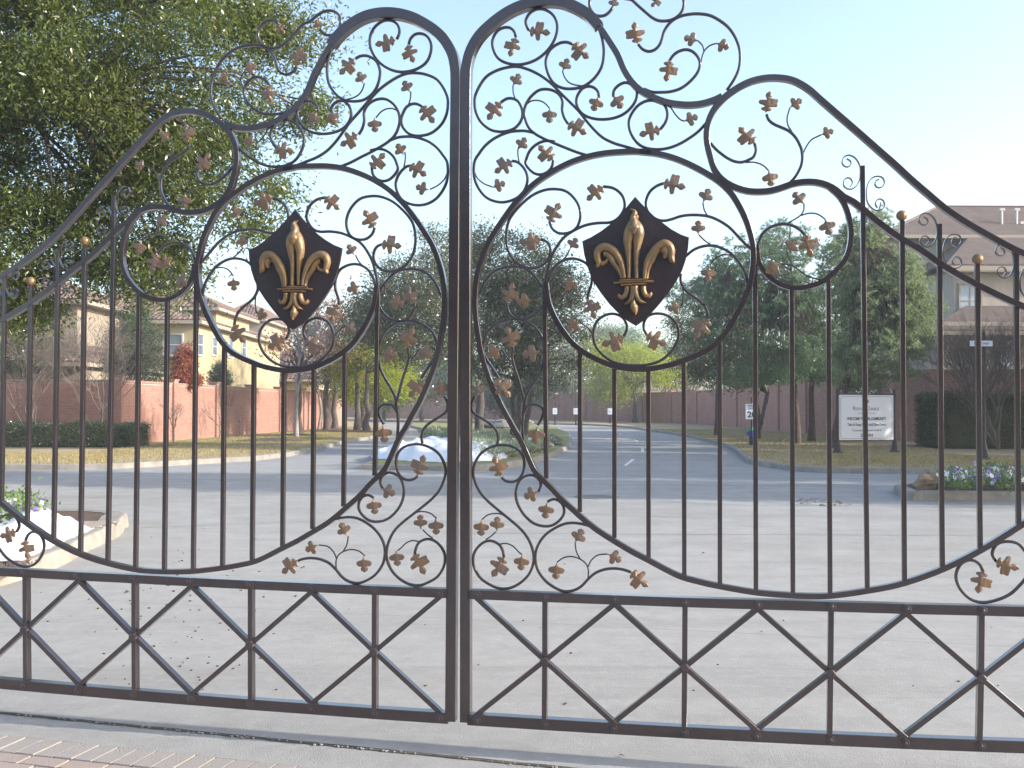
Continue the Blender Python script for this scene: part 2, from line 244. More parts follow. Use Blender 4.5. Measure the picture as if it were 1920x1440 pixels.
GATE_R=dict(
curves=[('frame_arch',.05,.05,[(.039,.061),(.027,2.741),(.026,3.031),(.027,3.139),(.030,3.188),(.043,3.246),(.064,3.294),(.097,3.340),(.141,3.380),(.192,3.417),(.249,3.448),(.314,3.470),(.378,3.481),(.437,3.480),(.496,3.469),(.554,3.442),(.607,3.407),(.646,3.367),(.666,3.342)]),
('frame_curve',.028,.032,[(.641,3.373),(.675,3.331),(.712,3.273),(.754,3.202),(.785,3.127),(.821,3.070),(.857,3.033),(.904,3.002),(.950,2.979),(.991,2.964),(1.046,2.953),(1.092,2.949),(1.148,2.953),(1.203,2.968),(1.233,2.982)]),
('frame_curve',.027,.034,[(2.617,2.180),(2.515,2.223),(2.461,2.251),(2.394,2.292),(2.326,2.335),(2.258,2.381),(2.189,2.435),(2.121,2.499),(2.051,2.566),(1.986,2.633),(1.911,2.706),(1.850,2.766),(1.670,2.940),(1.612,2.996),(1.544,3.038),(1.466,3.054),(1.392,3.050),(1.328,3.030),(1.268,2.995),(1.233,2.966),(1.203,2.932),(1.178,2.887),(1.165,2.841),(1.162,2.790),(1.170,2.738),(1.182,2.691),(1.193,2.655),(1.218,2.613),(1.253,2.581),(1.298,2.556),(1.347,2.540),(1.402,2.535),(1.451,2.538),(1.500,2.551),(1.543,2.565),(1.592,2.572),(1.645,2.569),(1.693,2.554),(1.732,2.530),(1.765,2.499),(1.806,2.475),(1.853,2.434),(1.919,2.374),(2.003,2.307),(2.087,2.253),(2.165,2.192),(2.247,2.137),(2.333,2.086),(2.415,2.041),(2.513,1.991)]),
('frame_loop',.022,.03,[(1.703,2.546),(1.751,2.497),(1.779,2.438),(1.794,2.368),(1.794,2.298),(1.778,2.233),(1.749,2.189),(1.701,2.140),(1.653,2.111),(1.595,2.095),(1.547,2.093),(1.498,2.107),(1.450,2.138),(1.411,2.182),(1.393,2.223),(1.389,2.274)]),
('scroll',.013,.013,[(1.389,2.274),(1.399,2.319),(1.421,2.354),(1.460,2.378),(1.509,2.386),(1.553,2.373),(1.582,2.352),(1.601,2.328)]),
('frame_bow',.025,.034,[(.910,2.737),(.842,2.744),(.764,2.745),(.686,2.741),(.608,2.728),(.529,2.704),(.450,2.667),(.370,2.618),(.317,2.572),(.268,2.521),(.220,2.458),(.177,2.396),(.139,2.333),(.110,2.264),(.088,2.190),(.078,2.116),(.075,2.041),(.081,1.964),(.092,1.895),(.103,1.831),(.120,1.762),(.142,1.698),(.169,1.634),(.202,1.566),(.234,1.508),(.267,1.450),(.304,1.387),(.363,1.258),(.400,1.217),(.443,1.176),(.496,1.120),(.548,1.074),(.600,1.029),(.663,.981),(.740,.934),(.817,.890),(.894,.852),(1.029,.786),(1.125,.760),(1.221,.742),(1.374,.721),(1.502,.714),(1.617,.713),(1.709,.719),(1.858,.746),(2.005,.783),(2.171,.851),(2.335,.943),(2.505,1.060),(2.655,1.167),(2.782,1.283)]),
('frame_oval',.025,.034,[(.858,2.742),(.935,2.730),(1.012,2.707),(1.088,2.672),(1.163,2.628),(1.223,2.585),(1.273,2.532),(1.313,2.464),(1.342,2.397),(1.362,2.325),(1.370,2.274),(1.371,2.223),(1.366,2.173),(1.354,2.107),(1.332,2.052),(1.312,2.006),(1.246,1.892),(1.186,1.829),(1.126,1.795),(1.066,1.771),(1.005,1.750),(.914,1.732),(.847,1.729),(.760,1.739),(.686,1.764),(.611,1.802),(.548,1.849),(.497,1.913),(.459,1.976),(.433,2.039),(.422,2.103),(.417,2.141)]),
('scroll',.013,.013,[(.417,2.116),(.414,2.141),(.419,2.178),(.440,2.256),(.467,2.308),(.503,2.354),(.551,2.385),(.603,2.407),(.661,2.416),(.718,2.417),(.754,2.433),(.780,2.466),(.788,2.497),(.780,2.534),(.759,2.561),(.728,2.580),(.687,2.587)]),
('scroll',.0125,.013,[(.268,3.321),(.260,3.348),(.239,3.368),(.211,3.371),(.184,3.361),(.163,3.336),(.153,3.299),(.163,3.255),(.185,3.221),(.223,3.199),(.272,3.188),(.320,3.191),(.368,3.207),(.411,3.237),(.443,3.275),(.464,3.321),(.467,3.369),(.451,3.410),(.421,3.437),(.389,3.449),(.357,3.445),(.330,3.426),(.316,3.395),(.320,3.371),(.330,3.350)]),
('scroll',.0125,.013,[(.541,3.268),(.517,3.280),(.486,3.280),(.454,3.266),(.430,3.244),(.414,3.202),(.417,3.159),(.433,3.116),(.459,3.082),(.497,3.062),(.539,3.057),(.581,3.062),(.618,3.079),(.655,3.113),(.681,3.159),(.689,3.217),(.686,3.259),(.678,3.296),(.666,3.334)]),
('stem',.0065,.0065,[(.494,3.144),(.502,3.117),(.523,3.089),(.555,3.074),(.586,3.069)]),
('scroll',.0125,.013,[(.194,3.009),(.223,3.026),(.250,3.027),(.278,3.013),(.297,2.979),(.302,2.947),(.294,2.916),(.267,2.885),(.229,2.871),(.186,2.870),(.143,2.883),(.099,2.920),(.074,2.970),(.068,3.013),(.071,3.051),(.093,3.098),(.125,3.139),(.169,3.163),(.218,3.176),(.272,3.179),(.320,3.165),(.369,3.141),(.411,3.112),(.449,3.078),(.486,3.038),(.529,2.994),(.571,2.949),(.608,2.900),(.645,2.856),(.686,2.817),(.738,2.789),(.790,2.771),(.842,2.754)]),
('stem',.0065,.0065,[(.267,3.024),(.257,3.051),(.255,3.088)]),
('scroll',.0125,.013,[(.520,2.891),(.502,2.921),(.492,2.959),(.494,2.996),(.481,3.028),(.454,3.051),(.417,3.062),(.379,3.058),(.342,3.030),(.318,2.994),(.310,2.957),(.316,2.920),(.332,2.882),(.359,2.854),(.401,2.828),(.455,2.802),(.508,2.778),(.561,2.755),(.613,2.737)]),
('stem',.0065,.0065,[(.321,2.994),(.342,3.009),(.374,3.011),(.406,2.998),(.432,2.970)]),
('scroll',.0125,.013,[(.666,3.007),(.663,3.034),(.644,3.056),(.618,3.064),(.589,3.056),(.565,3.023),(.560,2.987),(.573,2.954),(.597,2.929),(.634,2.912),(.681,2.904),(.733,2.907),(.780,2.923),(.816,2.952),(.839,2.987),(.844,3.024),(.832,3.051),(.811,3.066),(.785,3.072),(.754,3.058),(.736,3.035),(.734,3.009)]),
('scroll',.0125,.013,[(.952,2.844),(.973,2.871),(.984,2.902),(.980,2.938),(.960,2.968),(.924,2.980),(.888,2.980),(.852,2.963),(.824,2.931),(.808,2.895),(.808,2.858),(.821,2.821),(.847,2.784),(.883,2.761),(.934,2.751),(.985,2.754),(1.036,2.770),(1.087,2.798),(1.127,2.827),(1.165,2.867)]),
('stem',.0065,.0065,[(.980,2.956),(1.001,2.942),(1.021,2.910),(1.046,2.883),(1.062,2.877)]),
('scroll',.0125,.013,[(.364,2.854),(.326,2.865),(.294,2.869),(.235,2.865),(.170,2.841),(.121,2.806),(.088,2.765),(.071,2.739),(.066,2.710),(.066,2.672),(.073,2.635),(.095,2.591),(.128,2.555),(.171,2.535),(.214,2.530),(.258,2.540),(.295,2.562),(.319,2.598),(.327,2.641),(.316,2.678),(.295,2.706),(.273,2.722),(.252,2.726)]),
('stem',.0065,.0065,[(.289,2.710),(.281,2.746),(.280,2.776),(.283,2.794)]),
('stem',.0065,.0065,[(.068,2.683),(.083,2.650),(.116,2.622),(.155,2.606)]),
('scroll',.0125,.013,[(.460,2.809),(.412,2.815),(.369,2.800),(.337,2.770),(.321,2.733),(.317,2.710),(.338,2.680),(.365,2.660),(.397,2.656),(.429,2.671),(.445,2.694),(.450,2.720)]),
('scroll',.0125,.013,[(.850,3.248),(.868,3.226),(.896,3.212),(.924,3.217),(.947,3.237),(.960,3.267),(.968,3.298),(.986,3.328),(1.011,3.352),(1.047,3.368),(1.087,3.374),(1.128,3.373),(1.178,3.362),(1.223,3.335),(1.263,3.299),(1.293,3.251),(1.311,3.198),(1.314,3.146),(1.305,3.096),(1.283,3.051),(1.255,3.011)]),
('scroll',.0125,.013,[(.993,3.161),(1.016,3.191),(1.047,3.207),(1.077,3.209),(1.107,3.193),(1.128,3.163),(1.133,3.132),(1.120,3.096),(1.087,3.059),(1.047,3.031),(1.001,3.018),(.955,3.017),(.914,3.021),(.875,3.038)]),
('stem',.0065,.0065,[(1.138,3.142),(1.142,3.167),(1.153,3.198),(1.178,3.222),(1.208,3.230)]),
('stem',.0065,.0065,[(1.152,3.195),(1.145,3.224),(1.125,3.247)]),
('scroll',.0125,.013,[(.730,3.431),(.717,3.413),(.696,3.397),(.671,3.394),(.646,3.403),(.627,3.428),(.621,3.453),(.625,3.483),(.646,3.507),(.679,3.519),(.717,3.514),(.750,3.495),(.784,3.471),(.817,3.462),(.842,3.438),(.875,3.406),(.912,3.372),(.941,3.355),(.969,3.350),(1.002,3.353),(1.030,3.366),(1.051,3.389),(1.060,3.418),(1.057,3.447),(1.039,3.475),(1.006,3.490),(.969,3.487),(.949,3.467)]),
('scroll',.0125,.013,[(1.431,2.889),(1.441,2.863),(1.465,2.842),(1.499,2.825),(1.534,2.805),(1.563,2.771),(1.582,2.730),(1.584,2.722),(1.588,2.687),(1.582,2.647),(1.558,2.600),(1.526,2.565)]),
('stem',.0065,.0065,[(1.543,2.805),(1.526,2.834),(1.522,2.869),(1.534,2.914)]),
('stem',.0065,.0065,[(1.589,2.697),(1.602,2.727),(1.627,2.763),(1.669,2.784)]),
('scroll',.0125,.013,[(1.377,2.759),(1.384,2.728),(1.374,2.698),(1.355,2.686),(1.323,2.675),(1.288,2.680),(1.253,2.699),(1.223,2.723),(1.203,2.742),(1.181,2.769)]),
('stem',.0065,.0065,[(1.338,2.673),(1.372,2.673),(1.402,2.664),(1.422,2.651),(1.439,2.632)]),
('scroll',.0125,.013,[(.969,2.592),(.935,2.580),(.905,2.556),(.888,2.520),(.887,2.484),(.902,2.452),(.930,2.428),(.966,2.417),(1.007,2.424),(1.047,2.436),(1.098,2.440),(1.163,2.433),(1.213,2.413),(1.263,2.379),(1.302,2.337),(1.337,2.298),(1.362,2.274)]),
('stem',.0065,.0065,[(1.168,2.433),(1.153,2.459),(1.146,2.495)]),
('scroll',.0125,.013,[(1.067,2.249),(1.103,2.278),(1.143,2.293),(1.188,2.296),(1.233,2.282),(1.277,2.253),(1.312,2.209),(1.334,2.168),(1.344,2.122),(1.347,2.087)]),
('stem',.0065,.0065,[(1.183,2.298),(1.153,2.321),(1.128,2.347)]),
('stem',.0065,.0065,[(1.272,2.250),(1.238,2.252),(1.203,2.237),(1.178,2.207)]),
('scroll',.0125,.013,[(1.047,2.169),(1.044,2.139),(1.062,2.100),(1.092,2.071),(1.127,2.045),(1.153,2.019),(1.145,2.031),(1.164,1.997),(1.170,1.960)]),
('stem',.0065,.0065,[(1.054,2.116),(1.057,2.066),(1.048,2.017)]),
('scroll',.0125,.013,[(.784,1.883),(.798,1.916),(.794,1.947),(.775,1.973),(.741,1.988),(.704,1.985),(.667,1.964),(.645,1.924),(.642,1.880),(.654,1.836),(.686,1.798),(.729,1.767),(.785,1.751),(.847,1.747),(.902,1.752),(.957,1.772),(1.005,1.815),(1.033,1.870),(1.033,1.919),(1.012,1.956),(.975,1.981),(.932,1.987),(.896,1.976),(.877,1.946),(.877,1.915),(.893,1.884)]),
('stem',.0065,.0065,[(.641,1.889),(.620,1.921),(.588,1.945),(.573,1.958)]),
('scroll',.0125,.013,[(.616,2.052),(.616,2.080),(.629,2.118),(.635,2.155),(.629,2.193),(.610,2.225),(.578,2.244),(.541,2.252),(.503,2.246),(.465,2.222),(.439,2.185),(.425,2.141)]),
('stem',.0065,.0065,[(.488,2.239),(.514,2.265),(.530,2.296)]),
('stem',.0065,.0065,[(.435,2.093),(.451,2.119),(.478,2.137),(.501,2.142)]),
('scroll',.0125,.013,[(.433,2.428),(.445,2.398),(.472,2.376),(.503,2.371),(.540,2.380),(.567,2.405),(.580,2.452),(.572,2.500),(.545,2.543),(.508,2.573),(.466,2.583),(.423,2.583),(.381,2.572),(.338,2.550),(.295,2.514),(.258,2.473),(.236,2.437),(.226,2.389),(.226,2.341),(.237,2.293),(.264,2.250),(.302,2.222),(.344,2.211),(.382,2.215),(.419,2.241),(.437,2.283),(.432,2.320),(.413,2.339),(.391,2.346)]),
('scroll',.0125,.013,[(.098,2.090),(.117,2.140),(.156,2.191),(.208,2.215),(.266,2.220),(.318,2.209),(.356,2.180),(.388,2.141),(.408,2.103),(.409,2.052),(.389,2.015),(.357,1.984),(.312,1.969),(.273,1.972),(.241,1.998),(.229,2.036),(.228,2.055)]),
('stem',.0065,.0065,[(.376,2.154),(.379,2.116),(.363,2.079),(.344,2.060)]),
('scroll',.0125,.013,[(.317,1.540),(.320,1.592),(.346,1.645),(.378,1.695),(.399,1.745),(.409,1.802),(.404,1.855),(.383,1.908),(.345,1.945),(.308,1.964),(.265,1.970),(.222,1.965),(.173,1.942),(.136,1.910),(.117,1.863),(.115,1.815),(.131,1.778),(.158,1.740),(.180,1.708),(.189,1.690)]),
('scroll',.0125,.013,[(.260,1.835),(.255,1.793),(.268,1.735),(.287,1.682),(.304,1.619),(.315,1.574)]),
('stem',.0065,.0065,[(.245,1.769),(.222,1.803),(.198,1.835)]),
('stem',.0065,.0065,[(1.523,2.389),(1.558,2.408),(1.582,2.425),(1.594,2.449),(1.594,2.475)]),
('stem',.0065,.0065,[(1.582,2.422),(1.616,2.431),(1.650,2.427),(1.674,2.412),(1.686,2.401)]),
('stem',.0065,.0065,[(1.687,2.127),(1.644,2.134),(1.600,2.152),(1.562,2.183),(1.533,2.199),(1.494,2.205)]),
('stem',.0065,.0065,[(1.545,2.194),(1.528,2.230),(1.518,2.265)]),
('scroll',.0125,.013,[(.077,1.603),(.061,1.576),(.061,1.539),(.077,1.518),(.121,1.491),(.159,1.465),(.183,1.434),(.189,1.402),(.184,1.376)]),
('scroll',.0125,.013,[(.315,1.577),(.309,1.529),(.307,1.461),(.312,1.387),(.320,1.343)]),
('scroll',.0125,.013,[(.312,1.524),(.330,1.556),(.362,1.564),(.392,1.556),(.406,1.535),(.397,1.498),(.379,1.467)]),
('scroll',.0125,.013,[(.206,1.219),(.225,1.203),(.251,1.198),(.278,1.204),(.302,1.228),(.315,1.268),(.312,1.310),(.291,1.346),(.251,1.367),(.208,1.372),(.170,1.366),(.127,1.347),(.095,1.318),(.076,1.280),(.068,1.243),(.076,1.201),(.101,1.149),(.139,1.107),(.182,1.071),(.231,1.033),(.279,.995),(.316,.959),(.343,.918),(.359,.872),(.362,.830),(.351,.788),(.328,.751),(.290,.718),(.248,.698),(.200,.694),(.157,.708),(.108,.738),(.078,.784),(.070,.826),(.078,.863),(.102,.895),(.134,.915),(.166,.916),(.199,.898),(.215,.867),(.219,.841)]),
('stem',.0065,.0065,[(.231,1.033),(.204,1.045),(.171,1.047),(.139,1.039),(.112,1.017)]),
('stem',.0065,.0065,[(.131,.923),(.156,.939),(.180,.961)]),
('stem',.0065,.0065,[(.199,.903),(.231,.907),(.263,.895),(.290,.869),(.306,.857)]),
('scroll',.0125,.013,[(.384,1.154),(.395,1.185),(.387,1.211),(.363,1.229),(.337,1.231),(.310,1.221),(.289,1.199),(.276,1.157),(.278,1.115),(.295,1.074),(.321,1.038),(.359,1.007),(.401,.994),(.443,.996),(.480,1.018),(.504,1.052),(.502,1.089),(.482,1.113),(.454,1.121),(.427,1.108)]),
('scroll',.0125,.013,[(.632,.998),(.590,1.008),(.548,1.012),(.506,1.006),(.464,.986),(.422,.957),(.391,.919),(.372,.872),(.372,.820),(.386,.779),(.418,.738),(.460,.709),(.507,.692),(.554,.699),(.590,.721),(.622,.756),(.658,.785),(.704,.802),(.751,.806),(.792,.800),(.817,.791)]),
('stem',.0065,.0065,[(.619,.758),(.620,.797),(.606,.827),(.575,.847),(.538,.855),(.501,.847),(.473,.826)]),
('stem',.0065,.0065,[(.582,.845),(.564,.878),(.558,.919)]),
('stem',.0065,.0065,[(.619,.810),(.632,.838),(.663,.865),(.709,.872)]),
('scroll',.0125,.013,[(2.339,.843),(2.327,.873),(2.306,.890),(2.282,.893),(2.253,.880),(2.233,.848),(2.228,.814),(2.240,.775),(2.265,.741),(2.297,.719),(2.342,.712),(2.394,.725),(2.447,.752),(2.487,.793),(2.516,.832),(2.526,.867),(2.520,.914),(2.505,.943),(2.481,.969),(2.449,.978),(2.416,.975),(2.392,.962),(2.378,.935),(2.378,.914),(2.392,.890)])],
leaves=[(5,[(.688,2.584),(.615,2.527)]),(5,[(.271,3.313),(.241,3.231)]),(5,[(.334,3.341),(.430,3.328)]),(5,[(.543,3.265),(.614,3.197)]),(3,[(.496,3.140),(.519,3.194)]),(5,[(.199,3.007),(.137,2.932)]),(3,[(.257,3.083),(.288,3.135)]),(5,[(.521,2.889),(.605,2.840)]),(3,[(.435,2.967),(.433,2.900)]),(3,[(.668,3.009),(.641,2.947)]),(3,[(.734,3.010),(.773,2.953)]),(5,[(.954,2.840),(.861,2.821)]),(3,[(1.061,2.873),(1.120,2.891)]),(5,[(.255,2.723),(.174,2.674)]),(3,[(.284,2.777),(.318,2.828)]),(3,[(.159,2.600),(.218,2.618)]),(5,[(.452,2.720),(.385,2.786)]),(5,[(.848,3.248),(.832,3.344)]),(5,[(.995,3.159),(.980,3.068)]),(3,[(1.207,3.226),(1.260,3.202)]),(3,[(1.125,3.242),(1.065,3.261)]),(3,[(.730,3.424),(.743,3.469)]),(5,[(.948,3.464),(.914,3.418)]),(5,[(1.428,2.895),(1.444,2.985)]),(3,[(1.533,2.912),(1.581,2.943)]),(3,[(1.668,2.781),(1.719,2.796)]),(5,[(1.377,2.756),(1.311,2.828)]),(3,[(1.439,2.629),(1.452,2.562)]),(5,[(.964,2.590),(1.062,2.568)]),(3,[(1.146,2.494),(1.173,2.552)]),(3,[(1.125,2.346),(1.125,2.407)]),(3,[(1.172,2.198),(1.168,2.135)]),(5,[(1.170,1.958),(1.111,1.874)]),(3,[(1.048,2.017),(.991,2.005)]),(5,[(.787,1.879),(.689,1.844)]),(5,[(.887,1.888),(.976,1.843)]),(3,[(.577,1.957),(.525,1.918)]),(5,[(.617,2.057),(.649,1.971)]),(3,[(.532,2.295),(.563,2.343)]),(3,[(.501,2.142),(.563,2.123)]),(5,[(.432,2.425),(.481,2.510)]),(5,[(.394,2.344),(.298,2.333)]),(5,[(.229,2.049),(.259,2.135)]),(3,[(.349,2.062),(.282,2.050)]),(5,[(.177,1.679),(.244,1.603)]),(5,[(.263,1.834),(.233,1.928)]),(3,[(.202,1.832),(.141,1.795)]),(3,[(.390,1.812),(.313,1.800)]),(5,[(1.596,2.332),(1.624,2.236)]),(3,[(1.593,2.471),(1.550,2.521)]),(3,[(1.684,2.400),(1.703,2.333)]),(3,[(1.490,2.204),(1.429,2.167)]),(3,[(1.517,2.262),(1.559,2.308)]),(5,[(.085,1.602),(.096,1.679)]),(3,[(.380,1.462),(.370,1.383)]),(5,[(.205,1.222),(.174,1.315)]),(5,[(.222,.844),(.169,.755)]),(3,[(.113,1.017),(.110,.946)]),(3,[(.186,.965),(.190,1.030)]),(3,[(.309,.859),(.303,.789)]),(3,[(.384,1.155),(.321,1.130)]),(3,[(.427,1.106),(.418,1.035)]),(5,[(.817,.794),(.892,.733)]),(3,[(.474,.826),(.469,.754)]),(3,[(.559,.922),(.592,.981)]),(3,[(.712,.874),(.770,.846)]),(5,[(2.334,.850),(2.315,.758)]),(5,[(2.386,.891),(2.474,.866)])],
shield=[(.838,2.528),(.864,2.498),(.895,2.466),(.925,2.435),(.961,2.405),(1.006,2.370),(1.047,2.346),(1.083,2.332),(1.079,2.284),(1.069,2.233),(1.052,2.182),(1.026,2.132),(.991,2.081),(.951,2.031),(.910,1.985),(.874,1.952),(.842,1.929),(.803,1.952),(.762,1.987),(.721,2.029),(.679,2.084),(.643,2.139),(.620,2.197),(.602,2.263),(.592,2.328),(.632,2.345),(.679,2.372),(.720,2.402),(.762,2.437),(.792,2.473),(.818,2.505)],
relief=[('centre_petal',1,[(.810,2.148,.0071),(.810,2.195,.0082),(.809,2.236,.0102),(.807,2.278,.0133),(.805,2.319,.0184),(.812,2.355,.0224),(.820,2.380,.0224),(.827,2.400,.0194),(.834,2.418,.0132)]),
('centre_petal',1,[(.845,2.147,.0081),(.844,2.194,.0081),(.843,2.236,.0092),(.845,2.277,.0122),(.850,2.318,.0173),(.853,2.353,.0224),(.848,2.379,.0234),(.840,2.400,.0193),(.834,2.418,.0132)]),
('centre_petal',1.25,[(.834,2.349,.0153),(.834,2.380,.0265),(.834,2.405,.0173),(.830,2.424,.0133),(.832,2.436,.0112),(.837,2.449,.0112),(.834,2.461,.0061),(.819,2.468,.0026)]),
('centre_petal',1.1,[(.834,2.418,.0102),(.845,2.433,.0092),(.853,2.441,.0041)]),
('side_petal',1,[(.789,2.148,.0082),(.783,2.186,.0102),(.770,2.227,.0133),(.751,2.264,.0154),(.725,2.287,.0164),(.697,2.296,.0175),(.673,2.286,.0165),(.663,2.263,.0145),(.666,2.240,.0124),(.671,2.222,.0103),(.663,2.208,.0077),(.660,2.204,.0031)]),
('side_petal',1,[(.671,2.222,.0083),(.691,2.221,.0082),(.708,2.231,.0062),(.711,2.244,.0041)]),
('side_petal',1,[(.694,2.265,.0103),(.709,2.262,.0113),(.727,2.244,.0123),(.743,2.217,.0103),(.762,2.191,.0082),(.774,2.160,.0061),(.776,2.149,.0051)]),
('side_petal',1,[(.882,2.146,.0081),(.886,2.188,.0101),(.898,2.232,.0132),(.919,2.264,.0152),(.941,2.289,.0162),(.967,2.303,.0181),(.989,2.296,.0181),(1.002,2.273,.0161),(1.003,2.247,.0131),(1.008,2.226,.0110),(1.017,2.216,.0040)]),
('side_petal',1,[(.967,2.284,.0151),(.979,2.263,.0141),(.974,2.243,.0081),(.967,2.238,.0040)]),
('side_petal',1,[(.949,2.279,.0091),(.929,2.259,.0111),(.919,2.234,.0101),(.903,2.203,.0081),(.895,2.168,.0061),(.893,2.146,.0051)]),
('band',.8,[(.741,2.129,.0041),(.831,2.133,.0051),(.924,2.132,.0040)]),
('band',1.1,[(.766,2.140,.0041),(.831,2.141,.0051),(.895,2.143,.0041)]),
('band',1,[(.774,2.118,.0041),(.831,2.120,.0046),(.891,2.122,.0041)]),
('lower_curl',1,[(.802,2.111,.0102),(.801,2.090,.0102),(.792,2.070,.0102),(.776,2.061,.0092),(.764,2.070,.0072),(.762,2.078,.0031)]),
('lower_curl',1,[(.876,2.112,.0101),(.878,2.089,.0101),(.886,2.071,.0101),(.900,2.065,.0091),(.910,2.074,.0071),(.912,2.083,.0030)]),
('lower_blade',1,[(.831,2.113,.0132),(.830,2.082,.0132),(.822,2.056,.0102),(.810,2.039,.0071),(.789,2.030,.0020)]),
('lower_blade',1,[(.837,2.113,.0132),(.840,2.082,.0132),(.850,2.058,.0102),(.865,2.040,.0071),(.890,2.034,.0020)]),
('lower_point',1.2,[(.835,2.051,.0041),(.831,2.031,.0112),(.834,2.015,.0153),(.839,1.997,.0102),(.841,1.980,.0015)])],
pickets=[(.411,2.127,.422,1.218),(.580,1.824,.581,1.064),(.741,1.741,.742,.949),(.898,1.735,.899,.851),(1.059,1.769,1.061,.783),(1.221,1.875,1.220,.748),(1.378,2.267,1.379,.722),(1.539,2.091,1.540,.716),(1.698,2.129,1.700,.718),(1.846,2.635,1.858,.747),(2.013,2.383,2.014,.793),(2.168,2.364,2.171,.856),(2.324,2.184,2.326,.942),(2.481,2.238,2.482,1.050),(2.631,2.027,2.636,1.152)],
curls=[[(1.779,2.670),(1.793,2.661),(1.798,2.646),(1.786,2.633),(1.769,2.637),(1.759,2.655),(1.767,2.677),(1.788,2.686),(1.812,2.675),(1.829,2.652),(1.836,2.627),(1.836,2.592),(1.833,2.572),(1.821,2.547),(1.802,2.533),(1.783,2.534),(1.766,2.549),(1.766,2.572),(1.781,2.584),(1.797,2.578),(1.803,2.560),(1.793,2.543)],[(1.917,2.572),(1.904,2.566),(1.899,2.552),(1.908,2.536),(1.927,2.536),(1.939,2.555),(1.932,2.578),(1.909,2.586),(1.885,2.577),(1.868,2.550),(1.863,2.516),(1.866,2.476),(1.880,2.450),(1.903,2.433),(1.927,2.436),(1.940,2.453),(1.934,2.476),(1.915,2.484),(1.901,2.470),(1.903,2.455),(1.910,2.445)],[(2.102,2.398),(2.116,2.389),(2.121,2.374),(2.109,2.361),(2.093,2.365),(2.083,2.383),(2.091,2.405),(2.112,2.414),(2.135,2.403),(2.151,2.381),(2.157,2.356),(2.158,2.322),(2.155,2.302),(2.143,2.278),(2.124,2.264),(2.106,2.264),(2.090,2.279),(2.089,2.301),(2.104,2.313),(2.120,2.308),(2.126,2.291),(2.115,2.274)],[(2.236,2.304),(2.224,2.298),(2.219,2.283),(2.228,2.268),(2.246,2.268),(2.258,2.287),(2.251,2.309),(2.228,2.317),(2.205,2.308),(2.189,2.281),(2.183,2.247),(2.186,2.208),(2.200,2.183),(2.223,2.167),(2.246,2.170),(2.259,2.187),(2.253,2.209),(2.235,2.217),(2.221,2.202),(2.223,2.188),(2.230,2.179)],[(2.417,2.253),(2.430,2.244),(2.435,2.229),(2.423,2.217),(2.408,2.220),(2.398,2.238),(2.406,2.259),(2.426,2.268),(2.448,2.258),(2.464,2.236),(2.471,2.212),(2.471,2.178),(2.468,2.158),(2.457,2.134),(2.438,2.120),(2.420,2.121),(2.405,2.136),(2.404,2.157),(2.419,2.169),(2.434,2.164),(2.440,2.147),(2.430,2.130)],[(2.547,2.160),(2.535,2.154),(2.530,2.140),(2.539,2.125),(2.557,2.125),(2.568,2.144),(2.562,2.166),(2.540,2.174),(2.517,2.164),(2.501,2.138),(2.496,2.105),(2.499,2.066),(2.512,2.042),(2.534,2.025),(2.556,2.029),(2.569,2.045),(2.563,2.067),(2.545,2.075),(2.532,2.060),(2.534,2.046),(2.541,2.037)]],
balls=[(2.012,2.407),(2.326,2.205)],
top=[(.049,.664),(.094,.664),(.418,.664),(.742,.665),(1.064,.666),(1.385,.669),(1.703,.672),(2.018,.675),(2.328,.680),(2.634,.685),(2.933,.692)],
mid=[(.049,.368),(.094,.368),(.418,.368),(.740,.369),(1.062,.371),(1.382,.374),(1.699,.378),(2.013,.383),(2.323,.389),(2.627,.396),(2.925,.405)],
bot=[(.050,.075),(.095,.075),(.417,.075),(.739,.076),(1.060,.078),(1.379,.082),(1.695,.087),(2.008,.093),(2.316,.101),(2.619,.110),(2.916,.120)],
)
